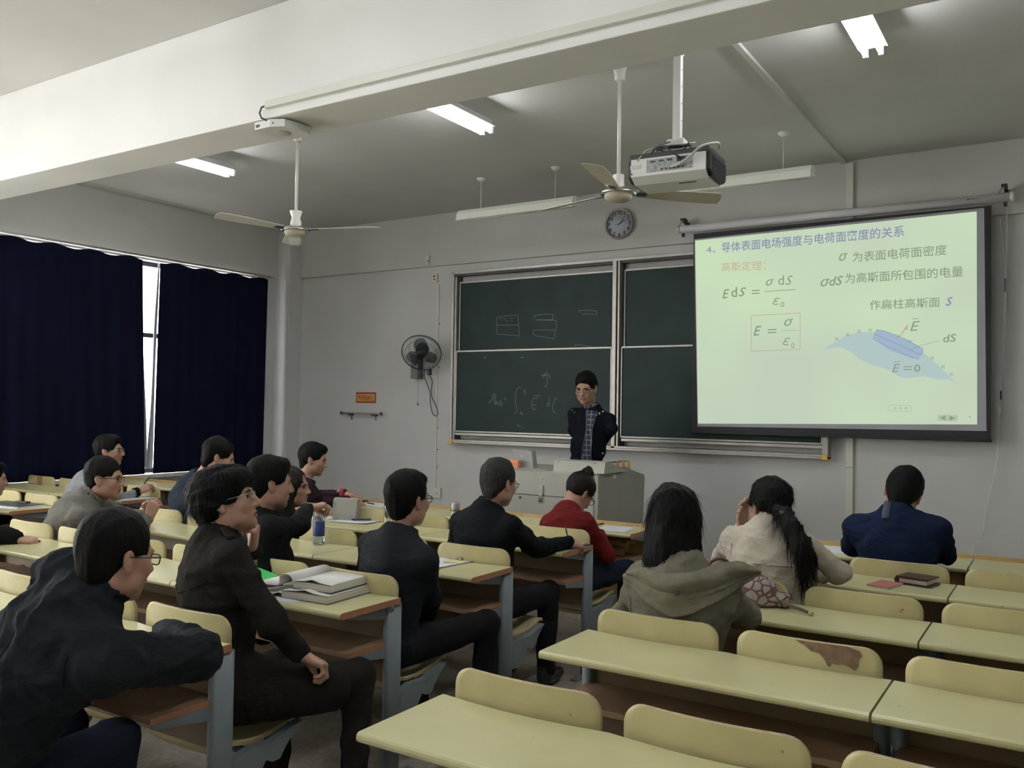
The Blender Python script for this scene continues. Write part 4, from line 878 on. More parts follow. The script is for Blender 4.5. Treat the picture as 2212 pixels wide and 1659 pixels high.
def hand_mesh(curl=(20,25,15),spread=4,thumb=0,left=True,s=1.0,curls=None,h=.0034):
    f=Field((-.085,-.075,-.125),(.11,.20,.05),h)
    f.cap((0,-.07,0),(0,-.01,0),.025,.024,.01)
    X=(.031,.0105,-.010,-.030); L=(.072,.080,.074,.058); R_=(.0092,.0095,.009,.0078)
    for i in range(4):
        f.cap((X[i]*.55,.005,-.002),(X[i],.082-.006*abs(i-1.3),0),.016,.0125,.014)
        p=V3(X[i],.084-.006*abs(i-1.3),0); c=curls[i] if curls else curl; a=0; sp=math.radians((1.5-i)*spread)
        for j,(fr,ang) in enumerate(zip((.46,.30,.24),c)):
            a+=math.radians(ang); dd=V3(math.sin(sp)*math.cos(a),math.cos(sp)*math.cos(a),-math.sin(a)); q=p+dd*L[i]*fr
            f.cap(p,q,R_[i]*(1-.07*j),R_[i]*(.93-.1*j),.004); p=q
    f.ell((.024,.035,-.010),(.018,.03,.016),.012)
    tp=[V3(.024,.022,-.008),V3(.052,.052,-.018),V3(.062,.083,-.024),V3(.060,.106,-.03)] if thumb==0 else [V3(.024,.022,-.010),V3(.044,.050,-.032),V3(.034,.076,-.050),V3(.014,.090,-.056)]
    for i in range(3): f.cap(tp[i],tp[i+1],(.014,.0115,.0095)[i],(.0115,.0095,.0085)[i],.006)
    V,F=f.mesh(); V=V*s
    if not left: V=V*np.array([-1,1,1]); F=F[:,::-1]
    return V,F
def place_hand(H,wrist,dirn,palm):
    """dirn: wrist->fingers, palm: outward normal of the palm"""
    V,F=H; y=unit(dirn); z=-unit(np.array(palm)-np.dot(palm,y)*y); x=np.cross(y,z); return V@np.stack([x,y,z])+np.array(wrist),F
def ribbons(V,F,crown,count,L,w,seed,out=.3,grav=0.0,keep=None,taper=True):
    r=np.random.RandomState(seed); c=V[F[:,:3]]; nr=np.cross(c[:,1]-c[:,0],c[:,2]-c[:,0]); ar=np.linalg.norm(nr,axis=1); nr=nr/(ar[:,None]+1e-12); pr=ar/ar.sum()
    cen=V[F].mean(1)
    if keep is not None: m=keep(cen); pr=pr*m; pr/=pr.sum()
    ids=r.choice(len(F),count,p=pr); p=cen[ids]+(r.rand(count,3)-.5)*.006; n=nr[ids]
    d=p-np.array(crown); d[:,2]-=grav; d-= (d*n).sum(1)[:,None]*n; d/=np.linalg.norm(d,axis=1)[:,None]+1e-9
    d+=r.normal(size=d.shape)*.06; sd=np.cross(d,n); sd/=np.linalg.norm(sd,axis=1)[:,None]+1e-9
    ll=L*(.55+.9*r.rand(count))[:,None]; W=w*(.6+.8*r.rand(count))[:,None]; o=out*(.2+.9*r.rand(count))[:,None]
    ts=(0,.35,.7,1); P=[]
    for t in ts:
        q=p+d*ll*t+n*(o*ll*(t-.55*t*t)-.002)+np.array([0,0,-1])*(grav*.15*t*t)*ll/ .05*.3
        ww=W*(1-.85*t); P.append((q-sd*ww,q+sd*ww))
    vs=np.stack([P[i][j] for i in range(4) for j in range(2)],1).reshape(-1,3)
    b=(np.arange(count)*8)[:,None]; fs=np.concatenate([b+np.array([[2*i,2*i+1,2*i+3,2*i+2]]) for i in range(3)])
    return vs,fs
HCACHE={}
def hair_local(kind,h,seed):
    f=Field((-.15,-.19,-.52 if kind in('long','longside') else -.21),(.15,.15,.19 if kind=='bun' else .16),h)
    if kind in('short','grey','balding','crop','full'):
        o=.0 if kind!='crop' else -.003
        if kind=='full': f.ell((0,.0,.06),(.082,.092,.072),.02)
        f.ell((0,-.016,.032),(.087+o,.106+o,.099+o),.01); f.ell((0,-.046,-.03),(.062,.052,.080),.03)
        f.cutf(lambda X,Y,Z: (np.interp(Y,[-.12,-.06,-.03,.0,.015,.045,.07,.1],[-.112,-.108,-.075,.008,-.032,-.034,.045,.06]).astype(np.float32)-Z)*.8+0*X,.006)
        f.ell((0,.112,-.035),(.062,.052,.094 if kind!='balding' else .118),.008,cut=True)
        if kind=='balding': f.ell((0,.02,.135),(.03,.05,.03),.01,cut=True)
        if kind=='short':
            f.ell((0,.045,.088),(.058,.045,.03),.02)
    elif kind=='messy':
        f.ell((0,-.018,.032),(.096,.118,.106),.01); f.ell((0,-.05,.0),(.09,.082,.085),.03); f.ell((.02,.05,.075),(.075,.06,.045),.03)
        f.cutf(lambda X,Y,Z: (np.interp(Y,[-.12,-.05,-.02,.0,.02,.05,.075,.11],[-.105,-.098,-.055,-.012,-.025,-.02,.018,.03]).astype(np.float32)-Z)*.8+0*X,.008)
        f.ell((0,.122,-.05),(.068,.05,.09),.008,cut=True)
    elif kind=='bun':
        f.ell((0,-.014,.030),(.087,.107,.099),.01); f.ell((-.005,-.035,.128),(.044,.040,.036),.008); f.ell((-.005,-.04,.15),(.026,.026,.022),.006)
        f.cutf(lambda X,Y,Z: (np.interp(Y,[-.11,-.05,-.02,.01,.05,.1],[-.075,-.07,-.04,.0,.0,.06]).astype(np.float32)-Z)*.8+0*X,.006)
        f.ell((0,.118,-.04),(.062,.05,.10),.008,cut=True)
    elif kind=='pony':
        f.ell((0,-.014,.03),(.086,.108,.098),.01); f.cap((0,-.05,.02),(0,-.105,-.05),.075,.03,.03); f.cap((.065,.06,.0),(.055,.085,-.02),.02,.01,.02);f.cap((-.07,.055,.0),(-.06,.08,-.04),.02,.009,.02)
        f.cutf(lambda X,Y,Z: (np.interp(Y,[-.13,-.05,-.02,.01,.04,.06,.1],[-.10,-.075,-.05,-.0,-.02,.0,.05]).astype(np.float32)-Z)*.8+0*X,.006)
        f.ell((0,.115,-.045),(.062,.05,.10),.008,cut=True)
    elif kind in('long','longside'):
        f.ell((0,-.012,.03),(.088,.104,.098),.01)
        f.ell((0,-.035,-.10),(.098,.082,.19),.05)
        for x in (-1,1): f.cap((x*.062,.0,-.0),(x*.075,-.02,-.30),.036,.03,.04)
        f.cap((0,-.08,-.1),(.0,-.085,-.36),.055,.045,.05); f.cap((-.05,-.06,-.15),(-.06,-.065,-.40),.04,.022,.04); f.cap((.05,-.06,-.15),(.055,-.065,-.37),.04,.022,.04)
        f.ell((0,.085,-.09),(.062,.07,.17),.01,cut=True); f.ell((0,.05,-.30),(.09,.09,.15),.02,cut=True)
    fr=folds(seed,.0035 if kind in('short','grey','crop','balding','bun') else .007,34,4,aniso=(1,1,.15) if kind in ('long','longside') else (1,.7,.6)); f.disp(fr)
    V,F=f.mesh(); return V,F
def glasses(hb,hc,par,m=GLS,r=.022,lensm=LENS,rx=1.15,sc=1.0,fr=.0018):
    def P(x,y,z): return Vector(V3(x,y,z)@hb*sc+hc-np.array(par.location))
    g=MB()
    for s in (-1,1):
        pts=[P(s*.033+math.copysign(abs(math.cos(a))**.6,math.cos(a))*r*rx,.104-.10*abs(math.cos(a)*.02),-.004+math.copysign(abs(math.sin(a))**.7,math.sin(a))*r*.72) for a in [i*2*PI/20 for i in range(21)]]
        g.tube(pts,fr,6,cap=False)
        g.tube([P(s*.058,.102,.004),P(s*.076,.085,.004),P(s*.082,.03,.0),P(s*.083,-.012,-.002),P(s*.08,-.03,-.02)],[.0024,.0024,.0018,.0018,.0015],6)
    g.tube([P(-.010,.105,.0),P(0,.108,.003),P(.010,.105,.0)],.0016,6)
    o=g.obj('glasses',m,par)
    for s in (-1,1):
        l=MB(); pts=[P(s*.033+math.copysign(abs(math.cos(a))**.6,math.cos(a))*r*rx*.97,.104,-.004+math.copysign(abs(math.sin(a))**.7,math.sin(a))*r*.69) for a in [i*2*PI/16 for i in range(16)]]
        l.add(pts,[tuple(range(16))]); l.obj('lens',lensm,o,recalc=False)
def person(label,hip,neck,head,face,yaw=0,el=None,wr=None,hands=(None,None),hair='short',hairm=None,jacket=None,trous=None,female=False,glass=None,fringe=False,h=.013,seed=1,
           sw=.19,bulk=1.0,collar='stand',knees=None,standing=False,legs=True,hs=1.0,strands=1500,mouth=0,extra=None,foldamp=.008,hem=None,shirt=None,name='person',slen=.022,hsc=1.0,cuff=None,arm=.052):
    hip=np.array(hip,float); neck=np.array(neck,float); hc=np.array(head,float)
    t=thing(name,label,'person',tuple(Vector((hip[0],hip[1],0))),0)
    hb=head_basis(*face); a=math.radians(yaw); rt=V3(math.cos(a),-math.sin(a),0); sp=unit(neck-hip); rt=unit(rt-np.dot(rt,sp)*sp); fw=np.cross(sp,rt); R=np.stack([rt,fw,sp])
    shL=neck-rt*(sw-.018)-sp*.06; shR=neck+rt*(sw-.018)-sp*.06; L=np.linalg.norm(neck-hip)
    # default arms: elbows forward beside body, wrists on the desk
    if el is None: el=(None,None)
    if wr is None: wr=(None,None)
    E=[np.array(e,float) if e is not None else (shL,shR)[i]+V3(0,.16,-.20)+rt*(-.05,.05)[i] for i,e in enumerate(el)]
    Wr=[np.array(e,float) if e is not None else E[i]+V3((.14,-.14)[i],.17,.02) for i,e in enumerate(wr)]
    if standing: kn=[hip+V3(-.09,.01,-.42)+0*rt,hip+V3(.09,.01,-.42)]; an=[hip+V3(-.10,-.01,-.84),hip+V3(.10,-.01,-.84)]
    else:
        kn=[hip+V3(-.10,.42,.03),hip+V3(.10,.42,.03)] if knees is None else [np.array(k,float) for k in knees]; an=[V3(k[0],k[1]-.02,.09) for k in kn]
    legp=[hip-rt*.085,hip+rt*.085]
    # ---- body: head and neck, hands, and the slim figure inside the clothes
    hh=.0046 if strands>2200 else .0055
    nl=(neck-sp*.03-hc)@hb.T/hs
    key=('h',hh,tuple(np.round(nl,3)),female,mouth); HF=head_field(hh,nl,female,mouth)
    V,F=HF.mesh(); lips=((np.abs(V[F].mean(1)[:,2]+.069)<.011)&(np.abs(V[F].mean(1)[:,0])<.023)&(V[F].mean(1)[:,1]>.089)).astype(int)
    parts=[(V*hs@hb+hc,F,lips)]
    allp=np.array([hip,neck,shL,shR,*E,*Wr,*kn,*an]); B=Field(allp.min(0)-.12,allp.max(0)+.12,.022)
    B.ell(hip,(.13,.09,.10),.03,R); B.ell(hip+(neck-hip)*.45,(.12,.085,.16),.04,R); B.ell(hip+(neck-hip)*.75,(.14,.09,.14),.04,R); B.cap(shL,shR,.04,.04,.04)
    for i in (0,1):
        B.cap((shL,shR)[i],E[i],.036,.030,.02); B.cap(E[i],Wr[i],.030,.022,.02)
        if legs: B.cap(legp[i],kn[i],.06,.045,.03); B.cap(kn[i],an[i],.042,.03,.03)
    V,F=B.mesh(); parts.append((V,F,0))
    for i in (0,1):
        if hands[i]:
            hd=hands[i]; Hm=hand_mesh(left=(i==0),s=hd.get('s',1.0)*hs,thumb=hd.get('thumb',0),curl=hd.get('curl',(20,25,15)),curls=hd.get('curls'),spread=hd.get('spread',4))
            d=hd.get('dir'); d=unit(Wr[i]-E[i]) if d is None else np.array(d,float); V,F=place_hand(Hm,Wr[i]+unit(d)*.012,d,np.array(hd.get('palm',(0,0,-1)),float)); parts.append((V,F,0))
    nobj('body',parts,[SK,SKL],t)
    # ---- eyes, brows
    loc=np.array(t.location); P=lambda x,y,z:Vector(V3(x,y,z)@hb*hs+hc-loc)
    for x in (-1,1):
        e=MB(); e.lathe([(0,-.0105),(.006,-.009),(.0105,-.0),(.0095,.005),(.0055,.009),(.0,.0105)],n=14,axis='y'); m_=[0]*14*3+[1]*14*2
        e.mi=m_; e.v=[tuple(P(v[0]+x*.031,v[1]+.0785,v[2]-.003)) for v in e.v]; e.obj('eye',[EYE,IRIS],t)
        MB().tube([P(x*.014,.097,.014),P(x*.03,.094,.019),P(x*.047,.083,.014)],[.0022,.0028,.0012],6).obj('eyebrow',HAIR,t)
        MB().tube([P(x*.016,.0895,.001),P(x*.031,.0905,.005),P(x*.046,.082,.0)],[.0012,.0016,.0008],5).obj('eyelid',HAIR,t)
    # ---- hair
    hm=hairm or HAIR; V,F=hair_local(hair,hh if hair not in('long','longside') else .007,seed); V=V*hsc
    crown=V3(0,-.04,.13); long_=hair in('long','longside')
    pr=[(V,F,0)]
    if strands: 
        RV,RF=ribbons(V,F,crown,strands,.06 if long_ else slen,.0010 if not long_ else .0014,seed,out=(.2 if slen<.03 else .09) if not long_ else .0,grav=.25 if long_ or hair in('messy','pony') else .04,keep=(lambda c:~(((c[:,1]>-.045)&(c[:,2]<.01))|((c[:,1]>.055)&(c[:,2]<.075)))) if not long_ else None); pr.append((RV,RF,0))
    ho=nobj('hair',[(v*hs@hb+hc,f,m) for v,f,m in pr],hm,t)
    if glass: glasses(hb,hc,t,**glass)
    # ---- jacket
    J=Field(np.array([hip,neck,shL,shR,*E,*Wr]).min(0)-.17,np.array([hip,neck,shL,shR,*E,*Wr]).max(0)+.15,h); bk=bulk
    J.ell(hip+sp*.02,(.175*bk,.135*bk,.14),.03,R); J.ell(hip+(neck-hip)*.42-fw*.005,(.165*bk,.13*bk,.19),.05,R); J.ell(hip+(neck-hip)*.74-fw*.01,(.178*bk,.13*bk,.17),.05,R)
    J.cap(neck-sp*.045-fw*.01,shL+rt*.015-sp*.0,.088*bk,.058*bk,.05); J.cap(neck-sp*.045-fw*.01,shR-rt*.015-sp*.0,.088*bk,.058*bk,.05); J.cap(neck-sp*.03,neck+sp*.025-fw*.006,.080,.066,.05)
    for i in (0,1):
        sh=(shL,shR)[i]; J.cap(sh,E[i],(arm+.004)*bk,(arm-.003)*bk,.04); e2=Wr[i]-unit(Wr[i]-E[i])*.01; J.cap(E[i],e2,(arm+.001)*bk,(arm-.012)*bk,.02); J.ell(E[i],(arm*1.0,)*3,.02)
    if hem is not None: J.cap(hip-rt*.05,kn[0]-V3(0,.18,0),.125,.096,.04); J.cap(hip+rt*.05,kn[1]-V3(0,.18,0),.125,.096,.04)
    ff=folds(seed,foldamp,13,4,aniso=(.8,.8,1.5)); fs2=folds(seed+9,foldamp*.6,34,3,aniso=(.6,.6,1.6)); J.disp(lambda X,Y,Z: ff(X,Y,Z)+fs2(X,Y,Z))
    zc=.425 if not standing else hip[2]-.13
    J.cutf(lambda X,Y,Z: (zc-Z)+0*X+0*Y,.01)
    nd=unit(hc-V3(0,0,.05)-neck) if True else sp
    cn=neck+nd*.02
    if collar in('stand','shirt','fold','hood'):
        hgt={'stand':.085,'shirt':.045,'fold':.065,'hood':.05}[collar]; cr=.066 if not female else .058
        u=unit(np.cross(nd,rt)); v=np.cross(nd,u); 
        for i in range(14):
            a0,a1=[2*PI*q/14 for q in (i,i+1)]; p0=cn+(u*math.cos(a0)+v*math.sin(a0))*cr; p1=cn+(u*math.cos(a1)+v*math.sin(a1))*cr
            J.cap(p0,p1,.012,.012,.012); J.cap(p0+nd*hgt*.5,p1+nd*hgt*.5,.009,.009,.01)
        # hollow for the neck
        c0=cn; 
        J.cutf(lambda X,Y,Z:-(np.sqrt(np.maximum((X-c0[0])**2+(Y-c0[1])**2+(Z-c0[2])**2-((X-c0[0])*nd[0]+(Y-c0[1])*nd[1]+(Z-c0[2])*nd[2])**2,0))-(cr-.010)) if False else np.where(((X-c0[0])*nd[0]+(Y-c0[1])*nd[1]+(Z-c0[2])*nd[2])>.0,(cr-.010)-np.sqrt(np.maximum((X-c0[0])**2+(Y-c0[1])**2+(Z-c0[2])**2-((X-c0[0])*nd[0]+(Y-c0[1])*nd[1]+(Z-c0[2])*nd[2])**2,0)),-.05),.003)
    V,F=J.mesh(); jo=nobj('jacket',[(V,F,0)],jacket,t)
    if shirt is not None:
        S=MB(); u=unit(np.cross(nd,rt)); v=np.cross(nd,u); cr=.060 if not female else .052
        vs=[];n=24
        for k,(rr,zz) in enumerate(((cr,-.02),(cr,.035),(cr+.002,.052),(cr+.008,.045),(cr+.012,.015))): vs+=[Vector(cn+(u*math.cos(2*PI*i/n)+v*math.sin(2*PI*i/n))*rr+nd*zz-loc) for i in range(n)]
        S.add(vs,[(r_*n+i,r_*n+(i+1)%n,(r_+1)*n+(i+1)%n,(r_+1)*n+i) for r_ in range(4) for i in range(n)],0,True).obj('shirt_collar',shirt,t,recalc=False)
    for i in (0,1):
        if cuff is not None and hands[i]:
            d=unit(Wr[i]-E[i]); MB().tube([Vector(Wr[i]-d*.03-loc),Vector(Wr[i]+d*.008-loc)],[arm-.008,arm-.014],14).obj('cuff',cuff,t)
    # ---- trousers and shoes
    if legs:
        T=Field(np.array([hip,*kn,*an]).min(0)-.15,np.array([hip,*kn,*an]).max(0)+.14,.016)
        T.ell(hip-V3(0,.0,.0),(.165,.13,.105),.03,R)
        for i in (0,1): T.cap(legp[i],kn[i],.088,.066,.03); T.cap(kn[i],an[i],.064,.052,.02)
        T.disp(folds(seed+3,.006,18,3)); 
        if not standing: T.cutf(lambda X,Y,Z:np.where(Y<hip[1]+.22,.412-Z,-.05)+0*X,.01)
        V,F=T.mesh(); nobj('trousers',[(V,F,0)],trous or K['trous'],t)
        for i in (0,1):
            sh=Field(an[i]+V3(-.07,-.10,-.09),an[i]+V3(.07,.24,.06),.012); sh.ell(an[i]+V3(0,.06,-.045),(.045,.13,.04),.02); sh.cap(an[i]+V3(0,-.01,-.03),an[i]+V3(0,-.01,.01),.045,.042,.02); bz=an[i][2]-.088 if standing else .002
            sh.cutf(lambda X,Y,Z:(bz-Z)+0*X+0*Y,.006); V,F=sh.mesh(); nobj('shoe',[(V,F,0)],SHOE,t)
    if extra: extra(dict(t=t,loc=loc,hip=hip,neck=neck,hc=hc,hb=hb,rt=rt,fw=fw,sp=sp,shL=shL,shR=shR,E=E,W=Wr,nd=nd,cn=cn,P=P,hair=ho,J=jo,field=J))
    return t
K['trous']=cloth('dark_trousers',(.012,.012,.014))
A_=lambda x,y,Y:np.array(at(x,y,Y))
def button(c,p,nr,r=.011,m=None,nm='button',par=None):
    n=Vector(nr).normalized(); q=Vector(p)-Vector(c['loc']); m4=Matrix.Translation(q)@n.to_track_quat('Z','Y').to_matrix().to_4x4()
    b=MB().lathe([(0,.004),(r*.6,.004),(r*.8,.006),(r,.004),(r,-.004),(0,-.004)],n=16); b.v=[tuple(m4@Vector(v)) for v in b.v]; b.obj(nm,m or K['dgrey'],par or c['t'])
def on_surface(c,p,d,maxd=.3):
    """march from p along d until the jacket field surface; returns the point"""
    f=c['field']; p=np.array(p,float); d=unit(d)
    def val(q):
        g=np.round((q-f.lo)/f.h).astype(int)
        return f.d[tuple(np.clip(g,0,np.array(f.d.shape)-1))]
    t=0
    while t<maxd:
        if val(p+d*t)<0.002: return p+d*t
        t+=.004
    return p+d*maxd
def seam(c,a,b,d,m,r=.0022,n=14,nm='seam',sag=0):
    a=np.array(a,float); b=np.array(b,float); d=np.array(d,float); pts=[]
    for i in range(n+1):
        u=i/n; q=a+(b-a)*u+V3(0,0,-sag*math.sin(PI*u)); s=on_surface(c,q-d*.25,d,.5)
        if np.linalg.norm(s-(q-d*.25))<.45 and (not pts or (Vector(s-c['loc'])-pts[-1]).length<.07): pts.append(Vector(s-c['loc']-d*.0015))
    if len(pts)>2: MB().tube(pts,r,5).obj(nm,m,c['t'])
# ------------------------------------------------------------------ the people
FWn=np.array(FW)
C_char=cloth('charcoal_cotton',(.015,.018,.021)); C_brown=cloth('brown_black_wool',(.015,.0135,.011),bump=.25,scale=300); C_black=cloth('black_wool',(.009,.009,.010)); C_black2=cloth('black_fleece',(.008,.009,.011),bump=.2)
C_suit=cloth('dark_suit',(.012,.014,.017),.75,bump=.05); C_maroon=cloth('maroon_jacket',(.030,.016,.022)); C_blue=cloth('slate_blue_jacket',(.022,.032,.048)); C_grey=cloth('light_grey_shirt',(.23,.24,.26)); C_khgrey=cloth('taupe_jacket',(.155,.150,.130))
C_red=cloth('red_knit',(.125,.012,.012),bump=.3,scale=260); C_khaki=cloth('khaki_parka',(.155,.145,.105),var=.1); C_beige=cloth('beige_denim',(.50,.455,.37),var=.08); C_navy=cloth('navy_fleece',(.008,.014,.040),bump=.2); C_tnavy=cloth('teacher_navy',(.007,.008,.014)); C_jean=cloth('dark_denim',(.012,.018,.030))
def plaid():
    m=mat('plaid_shirt',(.012,.016,.035),.8); nt=m.node_tree; N=nt.nodes; L=nt.links; b=N['Principled BSDF']; tc=N.new('ShaderNodeTexCoord'); sx=N.new('ShaderNodeSeparateXYZ'); L.new(tc.outputs['Object'],sx.inputs[0]); acc=None
    for i,(ax,sc) in enumerate((('X',26),('Z',22),('X',78),('Z',66))):
        mu=N.new('ShaderNodeMath'); mu.operation='MULTIPLY'; mu.inputs[1].default_value=sc; L.new(sx.outputs[ax],mu.inputs[0]); fr=N.new('ShaderNodeMath'); fr.operation='FRACT'; L.new(mu.outputs[0],fr.inputs[0]); lt=N.new('ShaderNodeMath'); lt.operation='LESS_THAN'; lt.inputs[1].default_value=.16; L.new(fr.outputs[0],lt.inputs[0])
        ml=N.new('ShaderNodeMath'); ml.operation='MULTIPLY'; ml.inputs[1].default_value=(.5,.5,.14,.14)[i]; L.new(lt.outputs[0],ml.inputs[0])
        if acc is None: acc=ml.outputs[0]
        else: ad=N.new('ShaderNodeMath'); ad.operation='ADD'; L.new(acc,ad.inputs[0]); L.new(ml.outputs[0],ad.inputs[1]); acc=ad.outputs[0]
    mx=N.new('ShaderNodeMix'); mx.data_type='RGBA'; mx.inputs[6].default_value=(.010,.014,.034,1); mx.inputs[7].default_value=(.42,.45,.50,1); L.new(acc,mx.inputs[0]); L.new(mx.outputs[2],b.inputs['Base Color']); return m
PLAID=plaid()
DT=.76
# man in charcoal, nearest, lower left
def ex1(c):
    s=C_char
    seam(c,c['shL']+V3(.02,0,-.02),c['shR']+V3(-.02,0,-.03),V3(0,1,0),s,.0028,sag=.035); seam(c,c['neck']+V3(-.08,0,-.06),c['neck']+V3(-.12,-.02,-.42),V3(0,1,0),s,.0025)
    seam(c,c['neck']+V3(.1,0,-.1),c['neck']+V3(.07,-.02,-.42),V3(0,1,0),s,.0025)
person('man in a charcoal cotton jacket and glasses, nearest, at the lower left',(-2.62,1.25,.50),A_(200,1298,1.42),A_(250,1196,1.47),(2,12,0),yaw=2,
  el=(A_(40,1500,1.55),A_(424,1412,1.72)),wr=(A_(180,1450,1.75),(-2.52,1.86,.80)),hair='crop',jacket=C_char,trous=C_jean,glass=dict(m=GLS,r=.020),h=.0095,seed=11,sw=.205,bulk=1.12,collar='fold',strands=3600,slen=.016,extra=ex1,foldamp=.013,hs=1.0,arm=.068,
  knees=((-2.74,1.66,.52),(-2.50,1.68,.52)))
# man in brown-black coat, hand on chin
def ex2(c):
    s=C_brown
    seam(c,c['shL']+V3(.0,0,-.06),c['shR']+V3(-.03,0,-.08),V3(0,1,0),s,.003,sag=.03)
    b=on_surface(c,c['neck']+V3(-.13,-.3,-.05),V3(0,1,0),.6); button(c,b,(0,-1,.2),.012,K['alu'])
    # epaulet strap on the right shoulder
    p0=c['neck']+c['rt']*.08+V3(0,0,.05); p1=c['shR']+V3(0,0,.07)
    q=MB(); pts=[np.array(on_surface(c,p0+(p1-p0)*u+V3(0,0,.1),V3(0,0,-1),.3))+V3(0,0,.004) for u in (0,.25,.5,.75,1)]
    vs=[]; 
    for p_ in pts: vs+= [Vector(p_+V3(0,-.02,0)-c['loc']),Vector(p_+V3(0,.02,0)-c['loc'])]
    q.add(vs,[(2*i,2*i+1,2*i+3,2*i+2) for i in range(4)],0,True); o=q.obj('epaulet',s,c['t'],recalc=False); md=o.modifiers.new('t','SOLIDIFY'); md.thickness=.006
    pz=on_surface(c,np.array(A_(542,1446,1.7)),V3(-.2,1,0),.8); button(c,pz,(.1,-1,.1),.012,K['dgrey'])
person('man with messy black hair in a brown-black wool coat, chin on his hand',(-2.62,2.17,.50),A_(470,1172,2.22),A_(487,1080,2.25),(50,-12,-4),yaw=22,
  el=(A_(500,1260,2.62),A_(588,1345,2.2)),wr=(A_(545,1190,2.46),A_(650,1412,2.30)),hands=(dict(dir=(.25,-.05,1),palm=(-.7,-.6,.2),curl=(62,70,40),thumb=1),dict(dir=(.75,.5,-.45),palm=(0,-.3,-1),curl=(55,60,35),thumb=1)),
  hair='messy',jacket=C_brown,trous=cloth('brown_grey_trousers',(.020,.018,.015)),glass=dict(m=GLM,r=.021),h=.0095,seed=5,sw=.18,bulk=1.05,collar='fold',shirt=PLAID,strands=3600,slen=.036,extra=ex2,hem=1,mouth=1,hs=1.04,arm=.053,
  knees=((-2.66,2.50,.53),(-2.34,2.60,.52)))
# man in black coat holding a bottle
person('man in a black coat holding the water bottle by its cap',(-3.22,2.99,.50),A_(560,1125,2.98),A_(582,1040,3.02),(28,6,0),yaw=25,
  el=(A_(520,1220,3.2),A_(645,1135,3.12)),wr=(A_(560,1180,3.4),A_(664,1100,3.46)),hands=(None,dict(dir=(.35,.5,.15),palm=(.2,.3,-1),curl=(60,60,30),thumb=1)),
  hair='short',jacket=C_black,h=.013,seed=21,sw=.185,bulk=1.05,strands=2600,slen=.022,collar='stand',hs=1.03)
# long-haired woman beside him
person('woman with long dark brown hair in profile, in black, past the man with the bottle',(-4.2,4.0,.50),A_(605,1130,3.98),A_(632,1050,4.0),(62,2,0),yaw=20,
  hair='longside',hairm=HAIRB,jacket=C_black,female=True,h=.014,seed=31,sw=.165,strands=1500,hs=.98,collar='fold')
# man in maroon at the front
person('man in a maroon jacket leaning over papers in the front row, hands on the desk',(-4.86,4.78,.50),A_(655,1050,4.86),A_(676,990,4.92),(52,14,0),yaw=40,
  el=(A_(688,1072,5.3),A_(690,1090,4.98)),wr=(A_(745,1066,5.36),A_(752,1080,5.22)),hands=(dict(dir=(.8,.3,-.1),palm=(0,0,-1),curl=(18,25,15)),dict(dir=(.8,.3,-.12),palm=(0,0,-1),curl=(20,28,18))),
  hair='short',jacket=C_maroon,h=.014,seed=41,strands=1500,hs=1.0,sw=.18,cuff=mat('red_cuff',(.25,.02,.03),.8))
# balding man in slate blue
person('man in a slate blue jacket with thinning hair, turned away by the curtain',(-5.2,3.95,.50),A_(425,1040,3.98),A_(472,985,4.02),(38,20,0),yaw=15,
  el=(None,A_(470,1110,4.1)),hair='balding',jacket=C_blue,h=.014,seed=51,strands=1500,hs=1.03,sw=.19,bulk=1.08)
# man in light grey at the far left block, writing
person('man in a light grey shirt and rimless glasses by the curtain, holding up a pen',(-6.72,3.98,.50),A_(200,1030,4.15),A_(235,972,4.22),(50,0,0),yaw=18,
  el=(None,A_(262,1078,4.42)),wr=(None,A_(298,1062,4.56)),hands=(None,dict(dir=(.6,.5,.35),palm=(-.3,.6,-.6),curl=(45,50,25),thumb=1)),
  hair='short',jacket=C_grey,glass=dict(m=GLM,r=.019),h=.015,seed=61,strands=1300,cuff=K['trous'],sw=.18,mouth=0)
# man in taupe jacket leaning forward, hands clasped
person('man in a taupe jacket and dark-rimmed glasses leaning forward with clasped hands',(-5.28,3.0,.50),A_(190,1080,3.14),A_(225,1030,3.2),(50,6,0),yaw=30,
  el=(A_(285,1120,3.55),A_(290,1140,3.42)),wr=(A_(318,1112,3.62),A_(322,1118,3.5)),hands=(dict(dir=(.4,.2,.9),palm=(.6,-.6,0),curl=(70,80,40),thumb=1),dict(dir=(.2,.2,.9),palm=(-.3,.8,0),curl=(65,75,40),thumb=1)),
  hair='crop',jacket=C_khgrey,glass=dict(m=GLS,r=.020),h=.013,seed=71,strands=2000,bulk=1.12,sw=.19,foldamp=.011,hs=1.03)
# man in dark suit, centre
person('man in a dark suit and glasses in the aisle seat, facing the blackboard',(-2.60,3.05,.50),A_(862,1165,3.08),A_(880,1075,3.12),(6,4,0),yaw=6,
  el=(A_(790,1260,3.3),A_(930,1290,3.2)),wr=(A_(840,1290,3.45),A_(925,1330,3.42)),hair='short',jacket=C_suit,glass=dict(m=GLS,r=.021),h=.0115,seed=81,strands=3000,slen=.02,sw=.19,bulk=1.03,collar='fold',foldamp=.005,hs=1.02,
  knees=((-2.70,3.45,.53),(-2.36,3.52,.53)))
# grey-haired man in black fleece
person('man with greying hair in a black fleece, writing',(-2.66,3.93,.50),A_(1050,1108,3.95),A_(1077,1040,4.0),(10,12,0),yaw=10,
  el=(A_(985,1180,4.1),A_(1160,1185,4.2)),wr=(A_(1100,1180,4.42),A_(1228,1172,4.44)),hands=(None,dict(dir=(.3,.8,-.2),palm=(-.5,0,-1),curl=(45,50,25),thumb=1)),
  hair='grey',hairm=HAIRG,jacket=C_black2,glass=dict(m=GLM,r=.019),h=.0125,seed=91,strands=2200,slen=.012,sw=.2,bulk=1.1,collar='stand',hs=1.02,knees=((-2.78,4.3,.53),(-2.5,4.35,.52)))
